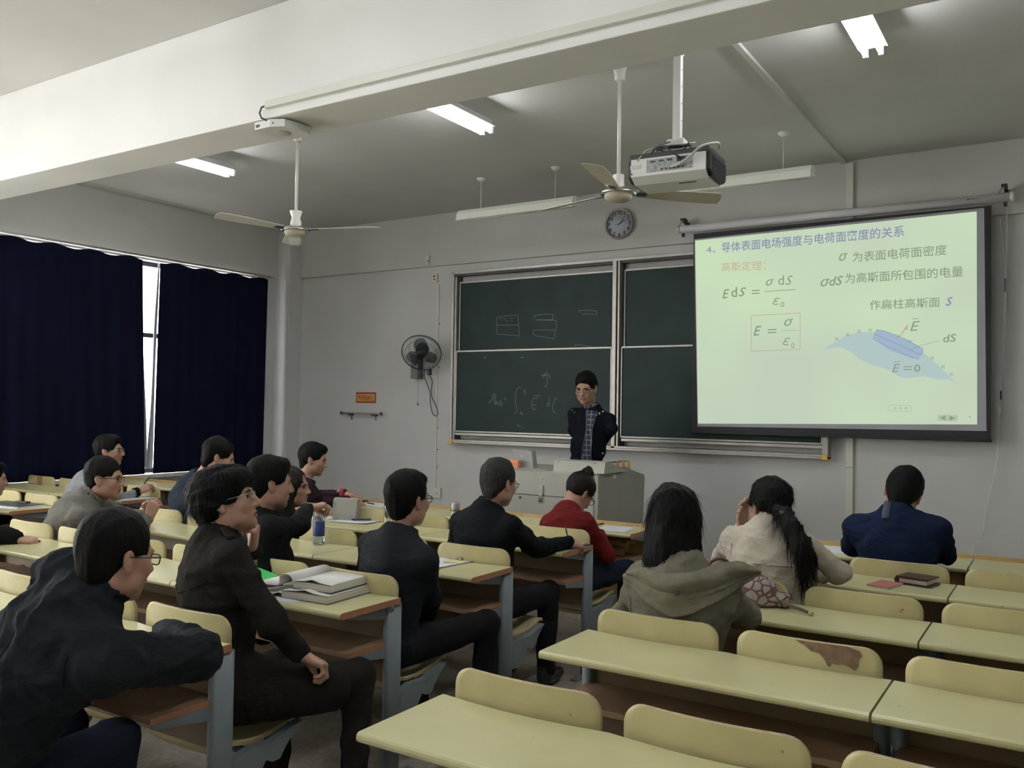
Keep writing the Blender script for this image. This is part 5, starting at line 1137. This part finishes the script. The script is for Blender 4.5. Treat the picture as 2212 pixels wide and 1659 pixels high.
# woman in red with bun
def ex12(c):
    P=c['P']; pts=[P(math.cos(a)*.047-.005,-.035+math.sin(a)*.044,.10+.012*math.sin(a)) for a in [i*2*PI/24 for i in range(25)]]
    g=MB()
    for q in pts: g.lathe([(0,.003),(.003,0),(0,-.003)],q,6)
    g.obj('hair_band',K['white'],c['t'])
person('woman in a red knit jumper, hair in a bun, reading in the front row',(-2.62,4.80,.50),A_(1225,1112,4.86),A_(1252,1062,4.98),(20,42,6),yaw=6,
  el=(A_(1180,1160,5.0),A_(1310,1200,4.95)),wr=(A_(1240,1140,5.2),A_(1296,1152,5.2)),hair='bun',hairm=HAIRB,jacket=C_red,trous=C_jean,female=True,glass=dict(m=GLS,r=.023,rx=1.0),h=.0125,seed=101,strands=1800,extra=ex12,sw=.165,bulk=.98,collar='stand',hem=None,
  knees=((-2.68,5.22,.53),(-2.42,5.22,.53)))
# woman in khaki parka, long hair
def ex13(c):
    # folded-down hood: a heavy layer of cloth draped over the upper back, with a smaller fold on top of it
    n,rt,sp,fw=c['neck'],c['rt'],c['sp'],c['fw']
    def lerpy(pts,x): 
        xs=[p[0] for p in pts]; ys=[p[1] for p in pts]; return float(np.interp(x,xs,ys))
    def drape(nm,x0,x1,top,bot,lift,nu=34,nv=14,th=.010):
        vs=[]
        for j in range(nv+1):
            v=j/nv
            for i in range(nu+1):
                u=i/nu; px=x0+(x1-x0)*u; ya,yb=lerpy(top,px),lerpy(bot,px); py=ya+(yb-ya)*v
                r_=np.array(ray(px,py)); st=np.array(CAM)+r_*(2.55/r_[1]); q=on_surface(c,st,r_,1.1)
                if q[1]>3.20: q=np.array(CAM)+r_*(3.08/r_[1])
                vs.append(q)
        V=np.array(vs).reshape(nv+1,nu+1,3)
        for _ in range(3): V[1:-1,1:-1]=(V[:-2,1:-1]+V[2:,1:-1]+V[1:-1,:-2]+V[1:-1,2:])/4
        for j in range(nv+1):
            for i in range(nu+1):
                v=j/nv; u=i/nu; rr=unit(V[j,i]-np.array(CAM)); k=lift*(.35+.65*math.sin(PI*min(1,v*1.15+.08)))*(.5+.5*math.sin(PI*min(1,max(0,u*1.1-.05))))+.004*math.sin(u*15+v*5)*math.sin(PI*v)
                V[j,i]-=rr*(k+.006)
        q=[Vector(x-c['loc']) for x in V.reshape(-1,3)]; o=MB().add(q,[(j*(nu+1)+i,j*(nu+1)+i+1,(j+1)*(nu+1)+i+1,(j+1)*(nu+1)+i) for j in range(nv) for i in range(nu)],0,True).obj(nm,C_khaki,c['t'],recalc=False)
        md=o.modifiers.new('t','SOLIDIFY'); md.thickness=th; md.offset=0; sb=o.modifiers.new('s','SUBSURF'); sb.levels=1; sb.render_levels=1
        return V
    top=[(1345,1243),(1362,1232),(1385,1224),(1415,1236),(1450,1240),(1500,1236),(1560,1215),(1600,1212),(1645,1236)]
    V=drape('hood',1345,1645,top,[(1345,1246),(1370,1275),(1400,1308),(1450,1336),(1490,1330),(1560,1296),(1610,1262),(1645,1240)],.028)
    W_=drape('hood_fold',1352,1640,top,[(1352,1240),(1380,1262),(1420,1287),(1470,1297),(1540,1284),(1600,1256),(1640,1238)],.060)
    q=np.array(W_[10,13]); button(c,q-np.array(unit(q-np.array(CAM)))*.008,np.array(CAM)-q,.012,K['dgrey'])
    seam(c,n-rt*.17-sp*.12,n-rt*.15-sp*.34,fw,C_khaki,.0025); seam(c,n+rt*.17-sp*.12,n+rt*.17-sp*.34,fw,C_khaki,.0025)
person('woman with long straight black hair in a khaki hooded parka, seen from behind',(-1.22,3.03,.50),A_(1475,1232,3.08),A_(1458,1115,3.14),(-4,4,0),yaw=-6,
  el=(A_(1350,1330,3.2),A_(1610,1330,3.26)),wr=(A_(1400,1340,3.5),A_(1560,1330,3.5)),hair='long',jacket=C_khaki,female=True,h=.0105,seed=111,strands=5200,sw=.175,bulk=1.08,collar='hood',extra=ex13,hs=1.0,foldamp=.009)
# woman with ponytail, beige jacket, hand on cheek
def ex14(c):
    P=c['P']; loc=c['loc']
    pts=[A_(1700,1108,3.86),A_(1712,1140,3.80),A_(1728,1175,3.78),A_(1742,1205,3.80),A_(1738,1232,3.82),A_(1732,1262,3.82)]
    f=Field(np.min(pts,0)-.07,np.max(pts,0)+.07,.006); rr=[.022,.036,.042,.040,.032,.008]
    for i in range(5): f.cap(pts[i],pts[i+1],rr[i],rr[i+1],.02)
    f.cap(c['hc']+V3(0.02,-.09,-.02),pts[0],.04,.024,.02)
    f.disp(folds(3,.008,60,4,aniso=(1,1,.2))); V,F=f.mesh(); RV,RF=ribbons(V,F,np.array(pts[0])+V3(0,0,.1),1500,.07,.0012,4,out=.04,grav=.4)
    nobj('ponytail',[(V,F,0),(RV,RF,0)],HAIR,c['t'])
    q=Vector(pts[0])-Vector(loc); MB().lathe([(.022,-.012),(.032,-.008),(.034,0),(.032,.008),(.022,.012)],q,14).obj('hair_tie',K['black'],c['t'])
    seam(c,c['shL']+V3(.0,0,-.07),c['shR']+V3(-.0,0,-.07),V3(0,1,0),C_beige,.003,n=20); seam(c,c['shL']+V3(.015,0,.0),c['shL']+V3(.03,0,-.22),V3(0,1,0),C_beige,.0028); seam(c,c['shR']+V3(-.015,0,.0),c['shR']+V3(-.03,0,-.22),V3(0,1,0),C_beige,.0028)
person('woman with a long ponytail in a beige jacket, cheek resting on her hand',(-1.16,3.97,.50),A_(1662,1145,4.0),A_(1662,1088,4.04),(-48,6,0),yaw=-4,
  el=(A_(1560,1205,4.2),A_(1812,1235,4.12)),wr=(A_(1602,1142,4.26),A_(1760,1240,4.36)),hands=(dict(dir=(.1,-.1,1),palm=(1,-.3,0),curl=(12,22,16),spread=6),None),
  hair='pony',jacket=C_beige,female=True,h=.0115,seed=121,strands=2600,slen=.04,sw=.18,bulk=1.06,collar='fold',extra=ex14,hs=1.02,foldamp=.009)
# man in navy at the front right
def ex15(c):
    p=c['neck']; vs=[]
    for i in range(6):
        z=.095-.018*i; q=on_surface(c,p+V3(-.03,-.3,z),V3(0,1,0),.6); vs+= [Vector(q+V3(-.018,-.004,0)-c['loc']),Vector(q+V3(.018,-.004,0)-c['loc'])]
    o=MB().add(vs,[(2*i,2*i+1,2*i+3,2*i+2) for i in range(5)],0,True).obj('collar_tab',mat('grey_tab',(.05,.06,.085),.8),c['t'],recalc=False); md=o.modifiers.new('t','SOLIDIFY'); md.thickness=.003
person('man in a navy fleece alone at the front right, head bowed to the left',(-.72,4.82,.50),A_(1935,1118,4.84),A_(1952,1062,4.92),(-6,24,14),yaw=0,
  el=(A_(1840,1180,5.05),A_(2040,1195,5.05)),wr=(A_(1880,1185,5.25),A_(1980,1190,5.3)),hair='short',jacket=C_navy,h=.012,seed=131,strands=2200,sw=.215,bulk=1.14,collar='stand',extra=ex15,hs=1.04)
# two people mostly outside the left edge
person('person with black hair at the left edge, only the head side showing',(-6.72,3.1,.50),A_(-70,1090,3.2),A_(-22,1032,3.3),(20,8,0),hair='short',jacket=C_black,h=.02,seed=141,strands=900)
def ex16(c): pass
person('person in a black sleeve reaching in from the left edge with a pen',(-5.26,2.14,.50),(-5.24,2.2,1.02),(-5.22,2.26,1.17),(10,14,0),el=(None,(-5.12,2.50,.84)),wr=(None,A_(36,1164,2.70)),hands=(None,dict(dir=(.6,.5,-.1),palm=(-.3,0,-1),curl=(50,55,30),thumb=1)),hair='short',jacket=C_black,h=.018,seed=151,strands=600,arm=.062)
# ---- the teacher
def exT(c):
    t=c['t']; loc=c['loc']; fw,rt,sp,n,hip=c['fw'],c['rt'],c['sp'],c['neck'],c['hip']
    # open jacket front: plaid shirt strip, following the chest
    rows=26; vs=[];lf=[];rf=[]
    for i in range(rows+1):
        u=i/rows; z=n[2]+.015-u*(n[2]-hip[2]+.09); w=.048-.03*min(1,u*4)+.036*u; row=[]
        for j in range(7):
            x=-1+2*j/6; base=V3(hip[0]+(n[0]-hip[0])*(1-u),hip[1]+(n[1]-hip[1])*(1-u),z)+rt*(x*w-.012)
            q=on_surface(c,base+fw*.4,-fw,.6)+fw*.011; row.append(Vector(q-loc)); 
        vs+=row; lf.append(row[0]+Vector(fw)*.004); rf.append(row[-1]+Vector(fw)*.004)
    MB().add(vs,[(i*7+j,i*7+j+1,(i+1)*7+j+1,(i+1)*7+j) for i in range(rows) for j in range(6)],0,True).obj('shirt_front',PLAID,t,recalc=False)
    MB().tube(lf,.0035,5).obj('zip',mat('zip',(.10,.11,.12),.4),t); MB().tube(rf,.0035,5).obj('zip',bpy.data.materials['zip'],t)
    wp=n+V3(0,0,.0)
    for s in (-1,1):
        q=MB(); a=wp+rt*(s*.035)+fw*.07+V3(0,0,.012); q.add([Vector(v-loc) for v in (a+rt*s*.028+V3(0,0,.012)-fw*.03,a-rt*s*.02+fw*.012,a+rt*s*.004+fw*.022-V3(0,0,.04),a+rt*s*.04+fw*.004-V3(0,0,.025))],[(0,1,2,3)]); o=q.obj('collar_point',PLAID,t); md=o.modifiers.new('t','SOLIDIFY'); md.thickness=.003
    for px,py in ((1236,887),(1302,889),(1295,893),(1288,897),(1241,892),(1302,979)):
        r_=np.array(ray(px,py)); st=np.array(CAM)+r_*(6.4/r_[1]); q=on_surface(c,st,r_,1.6)
        if np.linalg.norm(q-st)<1.5: button(c,q,fw,.008,K['white'],'snap_button')
person('teacher in glasses, plaid shirt and open navy jacket, standing behind the podium',(-3.74,7.14,.98),A_(1280,888,7.12),A_(1266,836,7.06),(172,18,-3),yaw=163,
  el=(A_(1321,926,7.14),A_(1240,930,7.16)),wr=(A_(1295,965,7.30),A_(1268,965,7.32)),standing=True,hair='full',jacket=C_tnavy,glass=dict(m=mat('brown_frame',(.05,.015,.012),.3),r=.024,rx=1.2,fr=.0034),h=.010,seed=161,strands=3200,slen=.012,collar='shirt',sw=.185,extra=exT,hs=1.12,foldamp=.006,shirt=PLAID,bulk=1.02,arm=.054)
# ------------------------------------------------------------------ things on the desks
def sheet(nm,label,pts,col='paper',z=DT,cat='paper',curl=0,group=None,lines=0):
    v=[Vector(p) for p in pts]; c=sum(v,Vector())/4; t=thing(nm,label,cat,(c.x,c.y,z),0,group)
    m=MB(); n=8; vs=[]
    for j in range(n+1):
        for i in range(n+1):
            a=v[0].lerp(v[1],i/n); b=v[3].lerp(v[2],i/n); q=a.lerp(b,j/n); vs.append((q.x-c.x,q.y-c.y,.0015+curl*(max(0,i/n-.6)**2+max(0,.35-j/n)**2)))
    m.add(vs,[(j*(n+1)+i,j*(n+1)+i+1,(j+1)*(n+1)+i+1,(j+1)*(n+1)+i) for j in range(n) for i in range(n)],0,True); o=m.obj('sheet',K[col],t,recalc=False); s=o.modifiers.new('t','SOLIDIFY'); s.thickness=.0012
    if lines:
        l=MB()
        for k in range(lines):
            f=.15+.7*k/max(1,lines-1); a=v[0].lerp(v[3],f).lerp(v[1].lerp(v[2],f),.12); b=v[0].lerp(v[3],f).lerp(v[1].lerp(v[2],f),.55+.3*((k*7)%3)/3)
            d=(b-a).normalized(); nn=Vector((-d.y,d.x,0))*.0015
            l.add([(p.x-c.x,p.y-c.y,.0018) for p in (a-nn,b-nn,b+nn,a+nn)],[(0,1,2,3)])
        l.obj('printed_line',K['sill2'],t,recalc=False)
    return t
K['sill2']=mat('ink_grey',(.30,.31,.36),.8)
def pen(label,a,b,col='black',r=.0045,nm='pen',tip='chrome'):
    a,b=Vector(a),Vector(b); t=thing(nm,label,'pen',a); d=b-a
    MB().tube([Vector(),d*.06,d*.07,d*.62],[r*.5,r,r,r],8).obj('barrel',K[col],t); MB().tube([d*.62,d*.97,d],[r*1.12,r*1.12,r*.7],8).obj('cap',K[tip] if tip!='chrome' else K['black'],t); MB().box((-.001,-.001,0),(.001,.001,.001)) ; MB().tube([d*.70+Vector((0,0,r*1.3)),d*.96+Vector((0,0,r*1.3))],.0012,4).obj('clip',K['alu'],t)
    return t
# water bottle
w_=mat('bottle_plastic',(.80,.86,.95),.06,trans=.85); wl_=mat('bottle_label',(.02,.04,.16),.35,var=.5,vscale=30); wlb=mat('bottle_cap',(.30,.42,.62),.35)
t=thing('water_bottle','clear ridged plastic water bottle with a dark blue label, held by the cap','bottle',(-3.655,3.70,DT))
MB().lathe([(0,.003),(.02,.0),(.031,.004),(.0335,.012),(.0335,.04),(.0315,.046),(.0335,.052)],n=28).obj('base',w_,t)
MB().lathe([(.0338,.05),(.0338,.128),(.0325,.13)],n=28).obj('label_wrap',wl_,t)
pf=[(.033,.13),(.0335,.136),(.031,.142),(.0335,.148),(.031,.154),(.0325,.160),(.030,.166),(.0305,.172),(.026,.184),(.020,.196),(.0135,.206),(.0125,.214)]
MB().lathe(pf,n=28).obj('shoulder',w_,t)
MB().lathe([(.0145,.212),(.0155,.214),(.0155,.232),(.013,.235),(0,.235)],n=20).obj('cap',wlb,t)
MB().lathe([(0,.006),(.030,.006),(.031,.04),(.031,.14),(.029,.165),(0,.166)],n=24).obj('water',mat('water',(.75,.82,.9),.02,trans=.9),t)
# thermos flasks
for (x,y,lab,hh) in ((-3.85,4.54,'steel thermos flask half hidden by the suited man','a'),(-3.27,4.50,'steel thermos flask behind the grey-haired man','b')):
    t=thing('thermos_flask',lab,'flask',(x,y,DT)); MB().lathe([(0,0),(.028,0),(.03,.006),(.03,.145),(.027,.155)],n=24).obj('body',K['chrome'] if hh=='a' else K['alu'],t); MB().lathe([(.0275,.155),(.0275,.195),(.024,.2),(0,.2)],n=24).obj('lid',K['alu'],t); MB().lathe([(.0305,.148),(.0305,.154)],n=24).obj('neck_ring',K['dgrey'],t)
# books in front of the man in the wool coat
def open_book(label,loc,rot,w,d,th,cover,curl,left=.16):
    t=thing('open_book',label,'book',loc,math.radians(rot))
    MB().box((0,0,.002),(w,d,th),bev=.002).obj('page_block',K['pages'],t)
    vs=[];n=10
    for j in range(2):
        for i in range(n+1): u=i/n; vs.append((w*u,j*d,th+.0015+.006*math.sin(u*PI)*(1 if j==0 else .7)+(.008*math.exp(-((u-.5)/.12)**2) if j==0 else 0)))
    o=MB().add(vs,[(i,i+1,n+2+i,n+1+i) for i in range(n)],0,True).obj('top_page',K['paperw'],t,recalc=False); s=o.modifiers.new('t','SOLIDIFY'); s.thickness=.001; s.offset=0
    MB().box((-.002,-.002,0),(w+.003,d+.003,.002)).obj('back_cover',K[cover],t)
    prof=[(0.0,th*.9),(-.004,th+curl*.5),(-.022,th+curl*.95),(-.045,th+curl),(-.066,th+curl*.75),(-.076,th+curl*.35),(-.078,.012),(-.11,.006),(-left-.05,.005)] if curl else [(0,th*.7),(-.02,th*.8),(-.06,th*.4),(-.1,.008),(-left,.006)]
    vs=[];ss=[]
    N=24
    P=[]
    for k in range(N+1):
        f=k/N*(len(prof)-1); i=min(int(f),len(prof)-2); u=f-i
        p0=prof[max(i-1,0)];p1=prof[i];p2=prof[i+1];p3=prof[min(i+2,len(prof)-1)]
        cr=lambda a,b,c_,e:.5*((2*b)+(-a+c_)*u+(2*a-5*b+4*c_-e)*u*u+(-a+3*b-3*c_+e)*u**3)
        P.append((cr(p0[0],p1[0],p2[0],p3[0]),max(.004,cr(p0[1],p1[1],p2[1],p3[1]))))
    for y in (0.0,d): vs+=[(a,y,b) for a,b in P]
    o=MB().add(vs,[(i,i+1,N+2+i,N+1+i) for i in range(N)],0,True).obj('turned_pages',[K['paperw'],K[cover]],t,recalc=False); s=o.modifiers.new('t','SOLIDIFY'); s.thickness=.005; s.offset=1; s.material_offset=0
    l=MB()
    for k in range(7): y=.03+k*(d-.06)/7; l.box((-.045-.012,y,th+curl+.0002),(-.045+.01,y+.012,th+curl+.0012)) if False else None
    return t
open_book('thick open textbook at the bottom of the pile, on the desk end','x' and (-2.775,2.60,DT),4,.245,.285,.030,'dgrey',.0)
open_book('open textbook with curled-over pages, on top of the pile at the desk end',(-2.745,2.635,DT+.037),5,.20,.25,.030,'dgrey',.027)
sheet('loose_paper','white paper strip lying at the desk edge under the textbooks',[(-3.0,2.556,0),(-2.66,2.556,0),(-2.66,2.60,0),(-3.0,2.63,0)],cat='paper')
t=thing('green_folder','bright green card folder against the backrest beside the man in the wool coat','folder',(-3.13,2.77,DT))
o=MB().add([(-.18,-.10,.02),(.11,-.02,.006),(.06,.08,.022),(-.12,.085,.05)],[(0,1,2,3)]).obj('cover',mat('bright_green',(.07,.55,.14),.5),t); md=o.modifiers.new('t','SOLIDIFY'); md.thickness=.003
MB().add([(-.18,-.10,.012),(.11,-.02,.001),(.06,.08,.001),(-.12,.085,.001)],[(0,1,2,3)]).obj('inner_sheet',K['paper'],t)
t=thing('pen_box','slim pen box printed yellow, red and blue, lying beside the books','box',(-3.02,2.70,DT),math.radians(38))
for i,(c_) in enumerate(((.75,.55,.12),(.60,.10,.06),(.14,.15,.30))): MB().box((-.10+i*.067,-.016,0),(-.10+(i+1)*.067,.016,.018),bev=.001).obj('box_section',mat('pen_box_%d'%i,c_,.35),t)
text_obj('lettering','SOFTBOX',K['paper'],Matrix.Translation((-.03,-.0165,.009))@FACE,.01,t,fit=(.08,.008)) if False else None
pen('black marker pen lying on the green folder',(-3.22,2.66,DT+.034),(-3.08,2.735,DT+.022),r=.008)
# papers
def quad(c,w,d,a): 
    a=math.radians(a); return [(c[0]+x*math.cos(a)-y*math.sin(a),c[1]+x*math.sin(a)+y*math.cos(a),0) for x,y in ((-w/2,-d/2),(w/2,-d/2),(w/2,d/2),(-w/2,d/2))]
sheet('paper_pad','stack of white paper with a yellow slip in front of the suited man',quad((-2.74,3.645,0),.21,.28,-6),curl=.02)
t=thing('sticky_note','pale yellow paper slip on the white pad','note',(-2.69,3.70,DT+.004),.3); MB().box((-.05,-.035,0),(.05,.035,.002)).obj('slip',mat('pale_yellow',(.68,.63,.34),.8),t)
t=thing('key_ring','small bunch of keys on the white pad by the backrest','keys',(-2.70,3.745,DT+.007)); 
for k in range(4): MB().tube([(0,0,.003+k*.002),(.03*math.cos(k*1.1),.03*math.sin(k*1.1),.004)],.004,6).obj('key',K['alu'] if k%2 else mat('brass',(.5,.38,.15),.3,metal=.9),t)
sheet('worksheet','white printed sheet on the front desk beside the woman in red',quad((-2.575,5.375,0),.21,.28,10),lines=7)
pen('dark ballpoint pen above the worksheet on the front desk',(-2.755,5.36,DT+.006),(-2.74,5.52,DT+.006))
pen('silver pen under the hand of the woman in red',(-2.80,5.33,DT+.006),(-2.84,5.45,DT+.006),'alu')
sheet('worksheet','white sheet lifted under the fingers of the man in maroon',quad((-5.02,5.52,0),.21,.29,-10),curl=.1,z=DT+.004)
sheet('worksheet','white sheet with a black pen on it, right of the maroon sleeves',quad((-4.70,5.44,0),.30,.21,5),lines=5)
pen('black capped pen on the sheet right of the maroon sleeves',(-4.84,5.44,DT+.006),(-4.73,5.40,DT+.006))
sheet('notebook_page','white pages with a black pen beside the grey handbag',quad((-4.16,4.56,0),.30,.20,8),curl=.03,lines=4)
pen('black pen on the white pages beside the grey handbag',(-4.19,4.55,DT+.012),(-4.08,4.63,DT+.012),r=.006)
sheet('notebook_page','white pages left of the grey handbag, behind the bottle hand',quad((-4.47,4.56,0),.2,.2,4))
sheet('worksheet','white papers under the pen of the man in the light grey shirt',quad((-6.58,4.50,0),.21,.29,-4),lines=4)
sheet('worksheet','white papers by the left elbow of the man in navy',quad((-1.12,5.40,0),.21,.28,20))
t=thing('notebook','dark blue notebook under the hand of the grey-haired man','notebook',(-2.47,4.53,DT),math.radians(-8)); MB().box((-.09,-.12,0),(.07,.12,.008),bev=.002).obj('cover',mat('blue_cover',(.02,.035,.09),.5),t); MB().box((-.085,-.115,.008),(.04,.10,.010)).obj('page',K['paper'],t)
pen('black pen held upright by the grey-haired man',at(1228,1166,4.46),at(1222,1141,4.50),r=.0045)
pen('black and silver pen held up by the man in light grey',at(311,1046,4.60),at(323,1030,4.66),r=.005)
pen('silver-ended pen on the desk by the black sleeve',(-5.02,2.72,DT+.006),(-4.93,2.80,DT+.006))
pen('black pen between the clasped hands of the man in taupe',at(306,1096,3.58),at(318,1092,3.66))
t=thing('clipboard','black clipboard with white papers on the left block desk','clipboard',(-6.72,3.62,DT),math.radians(8))
MB().box((-.26,-.115,0),(.17,.115,.010)).obj('paper_stack',K['paper'],t); MB().box((-.27,-.10,.010),(.16,.12,.016),bev=.002).obj('cover',K['dgrey'],t); MB().box((-.10,.06,.016),(.03,.10,.028),bev=.004).obj('clip',K['black'],t)
# handbags
t=thing('handbag','small grey flap handbag standing on the desk beside the white pages','bag',(-4.28,4.60,DT),math.radians(14)); t.scale=(.85,.85,.92); hb_=mat('grey_leather',(.33,.32,.28),.55,bump=.15,bscale=150,var=.05)
MB().prism([(-.05,0),(-.055,.03),(-.03,.15),(.02,.155),(.05,.03),(.045,0)],-.10,.11,plane='yz').obj('body',hb_,t); MB().prism([(-.056,.04),(-.036,.155),(.0,.165),(.0,.155),(-.03,.148),(-.050,.04)],-.105,.115,plane='yz').obj('flap',hb_,t)
MB().tube([(-.09+.012*math.cos(a),-.045,.12+.012*math.sin(a)) for a in [i*PI/6 for i in range(13)]],.0025,6).obj('ring',K['chrome'],t)
MB().tube([(-.09,-.045,.11),(-.105,-.08,.06),(-.12,-.14,.01),(-.13,-.22,-.03),(-.135,-.26,-.12)],.004,6).obj('strap',hb_,t)
fl_=mat('floral_fabric',(.36,.31,.27),.8); nt=fl_.node_tree; N=nt.nodes; L=nt.links; vo=N.new('ShaderNodeTexVoronoi'); vo.feature='DISTANCE_TO_EDGE'; vo.inputs['Scale'].default_value=26; tc=N.new('ShaderNodeTexCoord'); L.new(tc.outputs['Object'],vo.inputs['Vector']); mr=N.new('ShaderNodeMapRange'); mr.inputs[1].default_value=.05; mr.inputs[2].default_value=.13; L.new(vo.outputs[0],mr.inputs[0]); mx=N.new('ShaderNodeMix'); mx.data_type='RGBA'; mx.inputs[6].default_value=(.13,.06,.06,1); mx.inputs[7].default_value=(.36,.32,.28,1); L.new(mr.outputs[0],mx.inputs[0]); L.new(mx.outputs[2],N['Principled BSDF'].inputs['Base Color'])
t=thing('shoulder_bag','slouching cream bag with a maroon floral pattern and open top on the desk','bag',(-1.13,3.66,DT))
f=Field((-1.36,3.48,.74),(-.92,3.86,1.0),.008); f.ell((-1.12,3.67,.815),(.10,.085,.075),.03); f.ell((-1.18,3.67,.85),(.075,.07,.08),.03); f.cap((-1.10,3.66,.80),(-1.0,3.68,.79),.05,.035,.03); f.ell((-1.20,3.655,.935),(.06,.045,.06),.01,cut=True); f.disp(folds(4,.008,28,4)); f.cutf(lambda X,Y,Z:(DT-Z)+0*X+0*Y,.004); V,F=f.mesh(); nobj('pouch',[(V,F,0)],fl_,t)
MB().tube([(-.13+.060*math.cos(a),.0+.046*math.sin(a),.120+.010*math.cos(a*2)) for a in [i*PI/12 for i in range(25)]],.005,6).obj('rim',mat('maroon_trim',(.10,.02,.03),.5),t)
MB().tube(spn([(-.18,-.02,.10),(-.175,-.02,.15),(-.14,.0,.175),(-.10,.01,.16),(-.085,.01,.11)]),.007,6).obj('strap',bpy.data.materials['maroon_trim'],t)
t=thing('folding_umbrella','thin brown rod with a pale tip sticking out from the floral bag','rod',atz(1690,1300,.79)); 
e=Vector(atz(1755,1327,.768))-Vector(t.location); MB().tube([Vector((-.06,.02,.012)),e*.9],.007,8).obj('shaft',mat('brown_rod',(.12,.08,.05),.4),t); MB().tube([e*.9,e],.009,8).obj('tip',mat('pale_tip',(.5,.45,.28),.5),t)
# wallet and pink notebook
t=thing('wallet','thick dark brown leather organiser on the desk at right','wallet',(-.615,4.56,DT),math.radians(-14)); t.scale=(.72,.78,.85); lb_=mat('brown_leather',(.045,.018,.015),.35,bump=.2,bscale=80,var=.15)
MB().prism([(-.10,.0),(-.115,.022),(-.10,.045),(.10,.045),(.11,.040),(.10,.036),(-.085,.034),(-.092,.022),(-.085,.010),(.11,.010),(.115,.004),(.10,0)],-.085,.085,plane='xz').obj('cover',lb_,t); MB().box((-.085,-.075,.011),(.09,.078,.033)).obj('pages',K['pages'],t); MB().box((.0,.078,.012),(.04,.10,.034),bev=.004).obj('strap_flap',lb_,t)
t=thing('notebook','thin salmon pink notebook half under the brown organiser','notebook',(-.735,4.43,DT),math.radians(-14)); MB().box((-.05,-.08,0),(.05,.08,.007)).obj('pages',K['pages'],t); MB().box((-.052,-.082,.007),(.052,.082,.009)).obj('cover',mat('salmon_cover',(.48,.17,.15),.5,var=.1),t)
# rolled kraft papers on the shelf of the front desk
t=thing('paper_rolls','crumpled brown paper rolls and bundles stuffed on the shelf below the front desk','paper',(-2.62,5.40,.585))
for k,(a,b,r) in enumerate((((-.16,-.10,.03),(.12,-.06,.03),.028),((-.15,-.02,.03),(.1,.04,.04),.03),((-.12,-.08,.085),(.14,-.05,.08),.028),((-.05,-.11,.05),(.16,.03,.10),.02),((-.1,.02,.09),(.08,.03,.10),.025))):
    MB().tube([Vector(a),Vector(a).lerp(Vector(b),.5)+Vector((0,0,.006)),Vector(b)],[r,r*.85,r],10).obj('roll',mat('kraft_%d'%k,(.26+.03*k,.15+.015*k,.055),.7,var=.3,vscale=30,bump=.2,bscale=40) ,t)
MB().box((.06,-.13,-.06),(.075,-.12,.05)).obj('tape_end',bpy.data.materials['kraft_4'],t)
# a milk bottle by the long haired woman
t=thing('drink_bottle','small milk bottle with a white and red label beyond the long-haired woman','bottle',atz(652,1112,DT)); MB().lathe([(0,0),(.03,0),(.032,.01),(.032,.07)],n=20).obj('body',w_,t); MB().lathe([(.0325,.04),(.0325,.075)],n=20).obj('red_band',K['red'],t); MB().lathe([(.0325,.075),(.0325,.14)],n=20).obj('white_band',K['white'],t); MB().lathe([(.032,.14),(.026,.165),(.014,.185),(.014,.20),(0,.20)],n=20).obj('neck',w_,t)
# ------------------------------------------------------------------ wear on the desks: peeled veneer and a strip of tape
def wear(deskname,idx,poly,m,nm,dy=-.0015):
    d=bpy.data.objects[deskname]; b=[c for c in d.children if c.name.startswith('backrest')][idx]
    vs=[(x,-.024*(1-(x/.2275)**2)+.004+dy,z) for x,z in poly]
    o=MB().add(vs,[tuple(range(len(vs)))],0).obj(nm,m,b,recalc=False); s=o.modifiers.new('t','SOLIDIFY'); s.thickness=.0015; s.offset=0
def find(lab):
    return [o for o in bpy.data.objects if o.get('label')==lab][0].name
pl=mat('bare_wood',(.20,.125,.075),.8,var=.25,vscale=40,bump=.3,bscale=60)
poly=[(-.03,.078),(.0,.066),(.02,.050),(.045,.047),(.062,.030),(.070,.012),(.078,.010),(.083,.022),(.10,.020),(.118,.022),(.135,.016),(.15,.008),(.160,.020),(.163,.045),(.172,.055),(.165,.070),(.13,.079),(.06,.080)]
wear(find('cream two-seat lecture desk, aisle side of the right block, second nearest row'),1,poly,pl,'peeled_veneer')
wear(find('cream two-seat lecture desk, window side of the left block, fourth nearest row'),0,[(-.02,.0),(.06,.0),(.062,.083),(-.022,.083)],mat('brown_tape',(.34,.20,.11),.6),'tape_strip',-.003)
import OpenImageIO as oiio, numpy as np,sys
a=oiio.ImageBuf('/workdir/render_main.png').get_pixels(oiio.UINT8)
for n,x,y in (('wall L',750,700),('wall low',850,950),('wall R',1950,980),('wall top',1100,540),('beam L',200,200),('beam M',1000,60),('beam under',1000,190),('ceil rear',200,50),('ceil front',1150,330),('ceil right',2050,250),('desk near',1100,1560),('desk mid',1900,1540),('backrest',1500,1370),('curtain',150,700),('board',1150,650),('slide',1600,850),('slide c',1800,800),('P1 back',200,1450),('floor',1220,1420),('podium',1350,1080),('leg',850,1450),('column',640,750),('khaki',1450,1310),('navy',1950,1170),('red',1230,1140),('beige',1640,1200),('hair P13',1460,1120)):
    X,Y=int(x*1024/2212),int(y*768/1659); print(n,a[Y-2:Y+3,X-2:X+3,:3].reshape(-1,3).mean(0).astype(int))
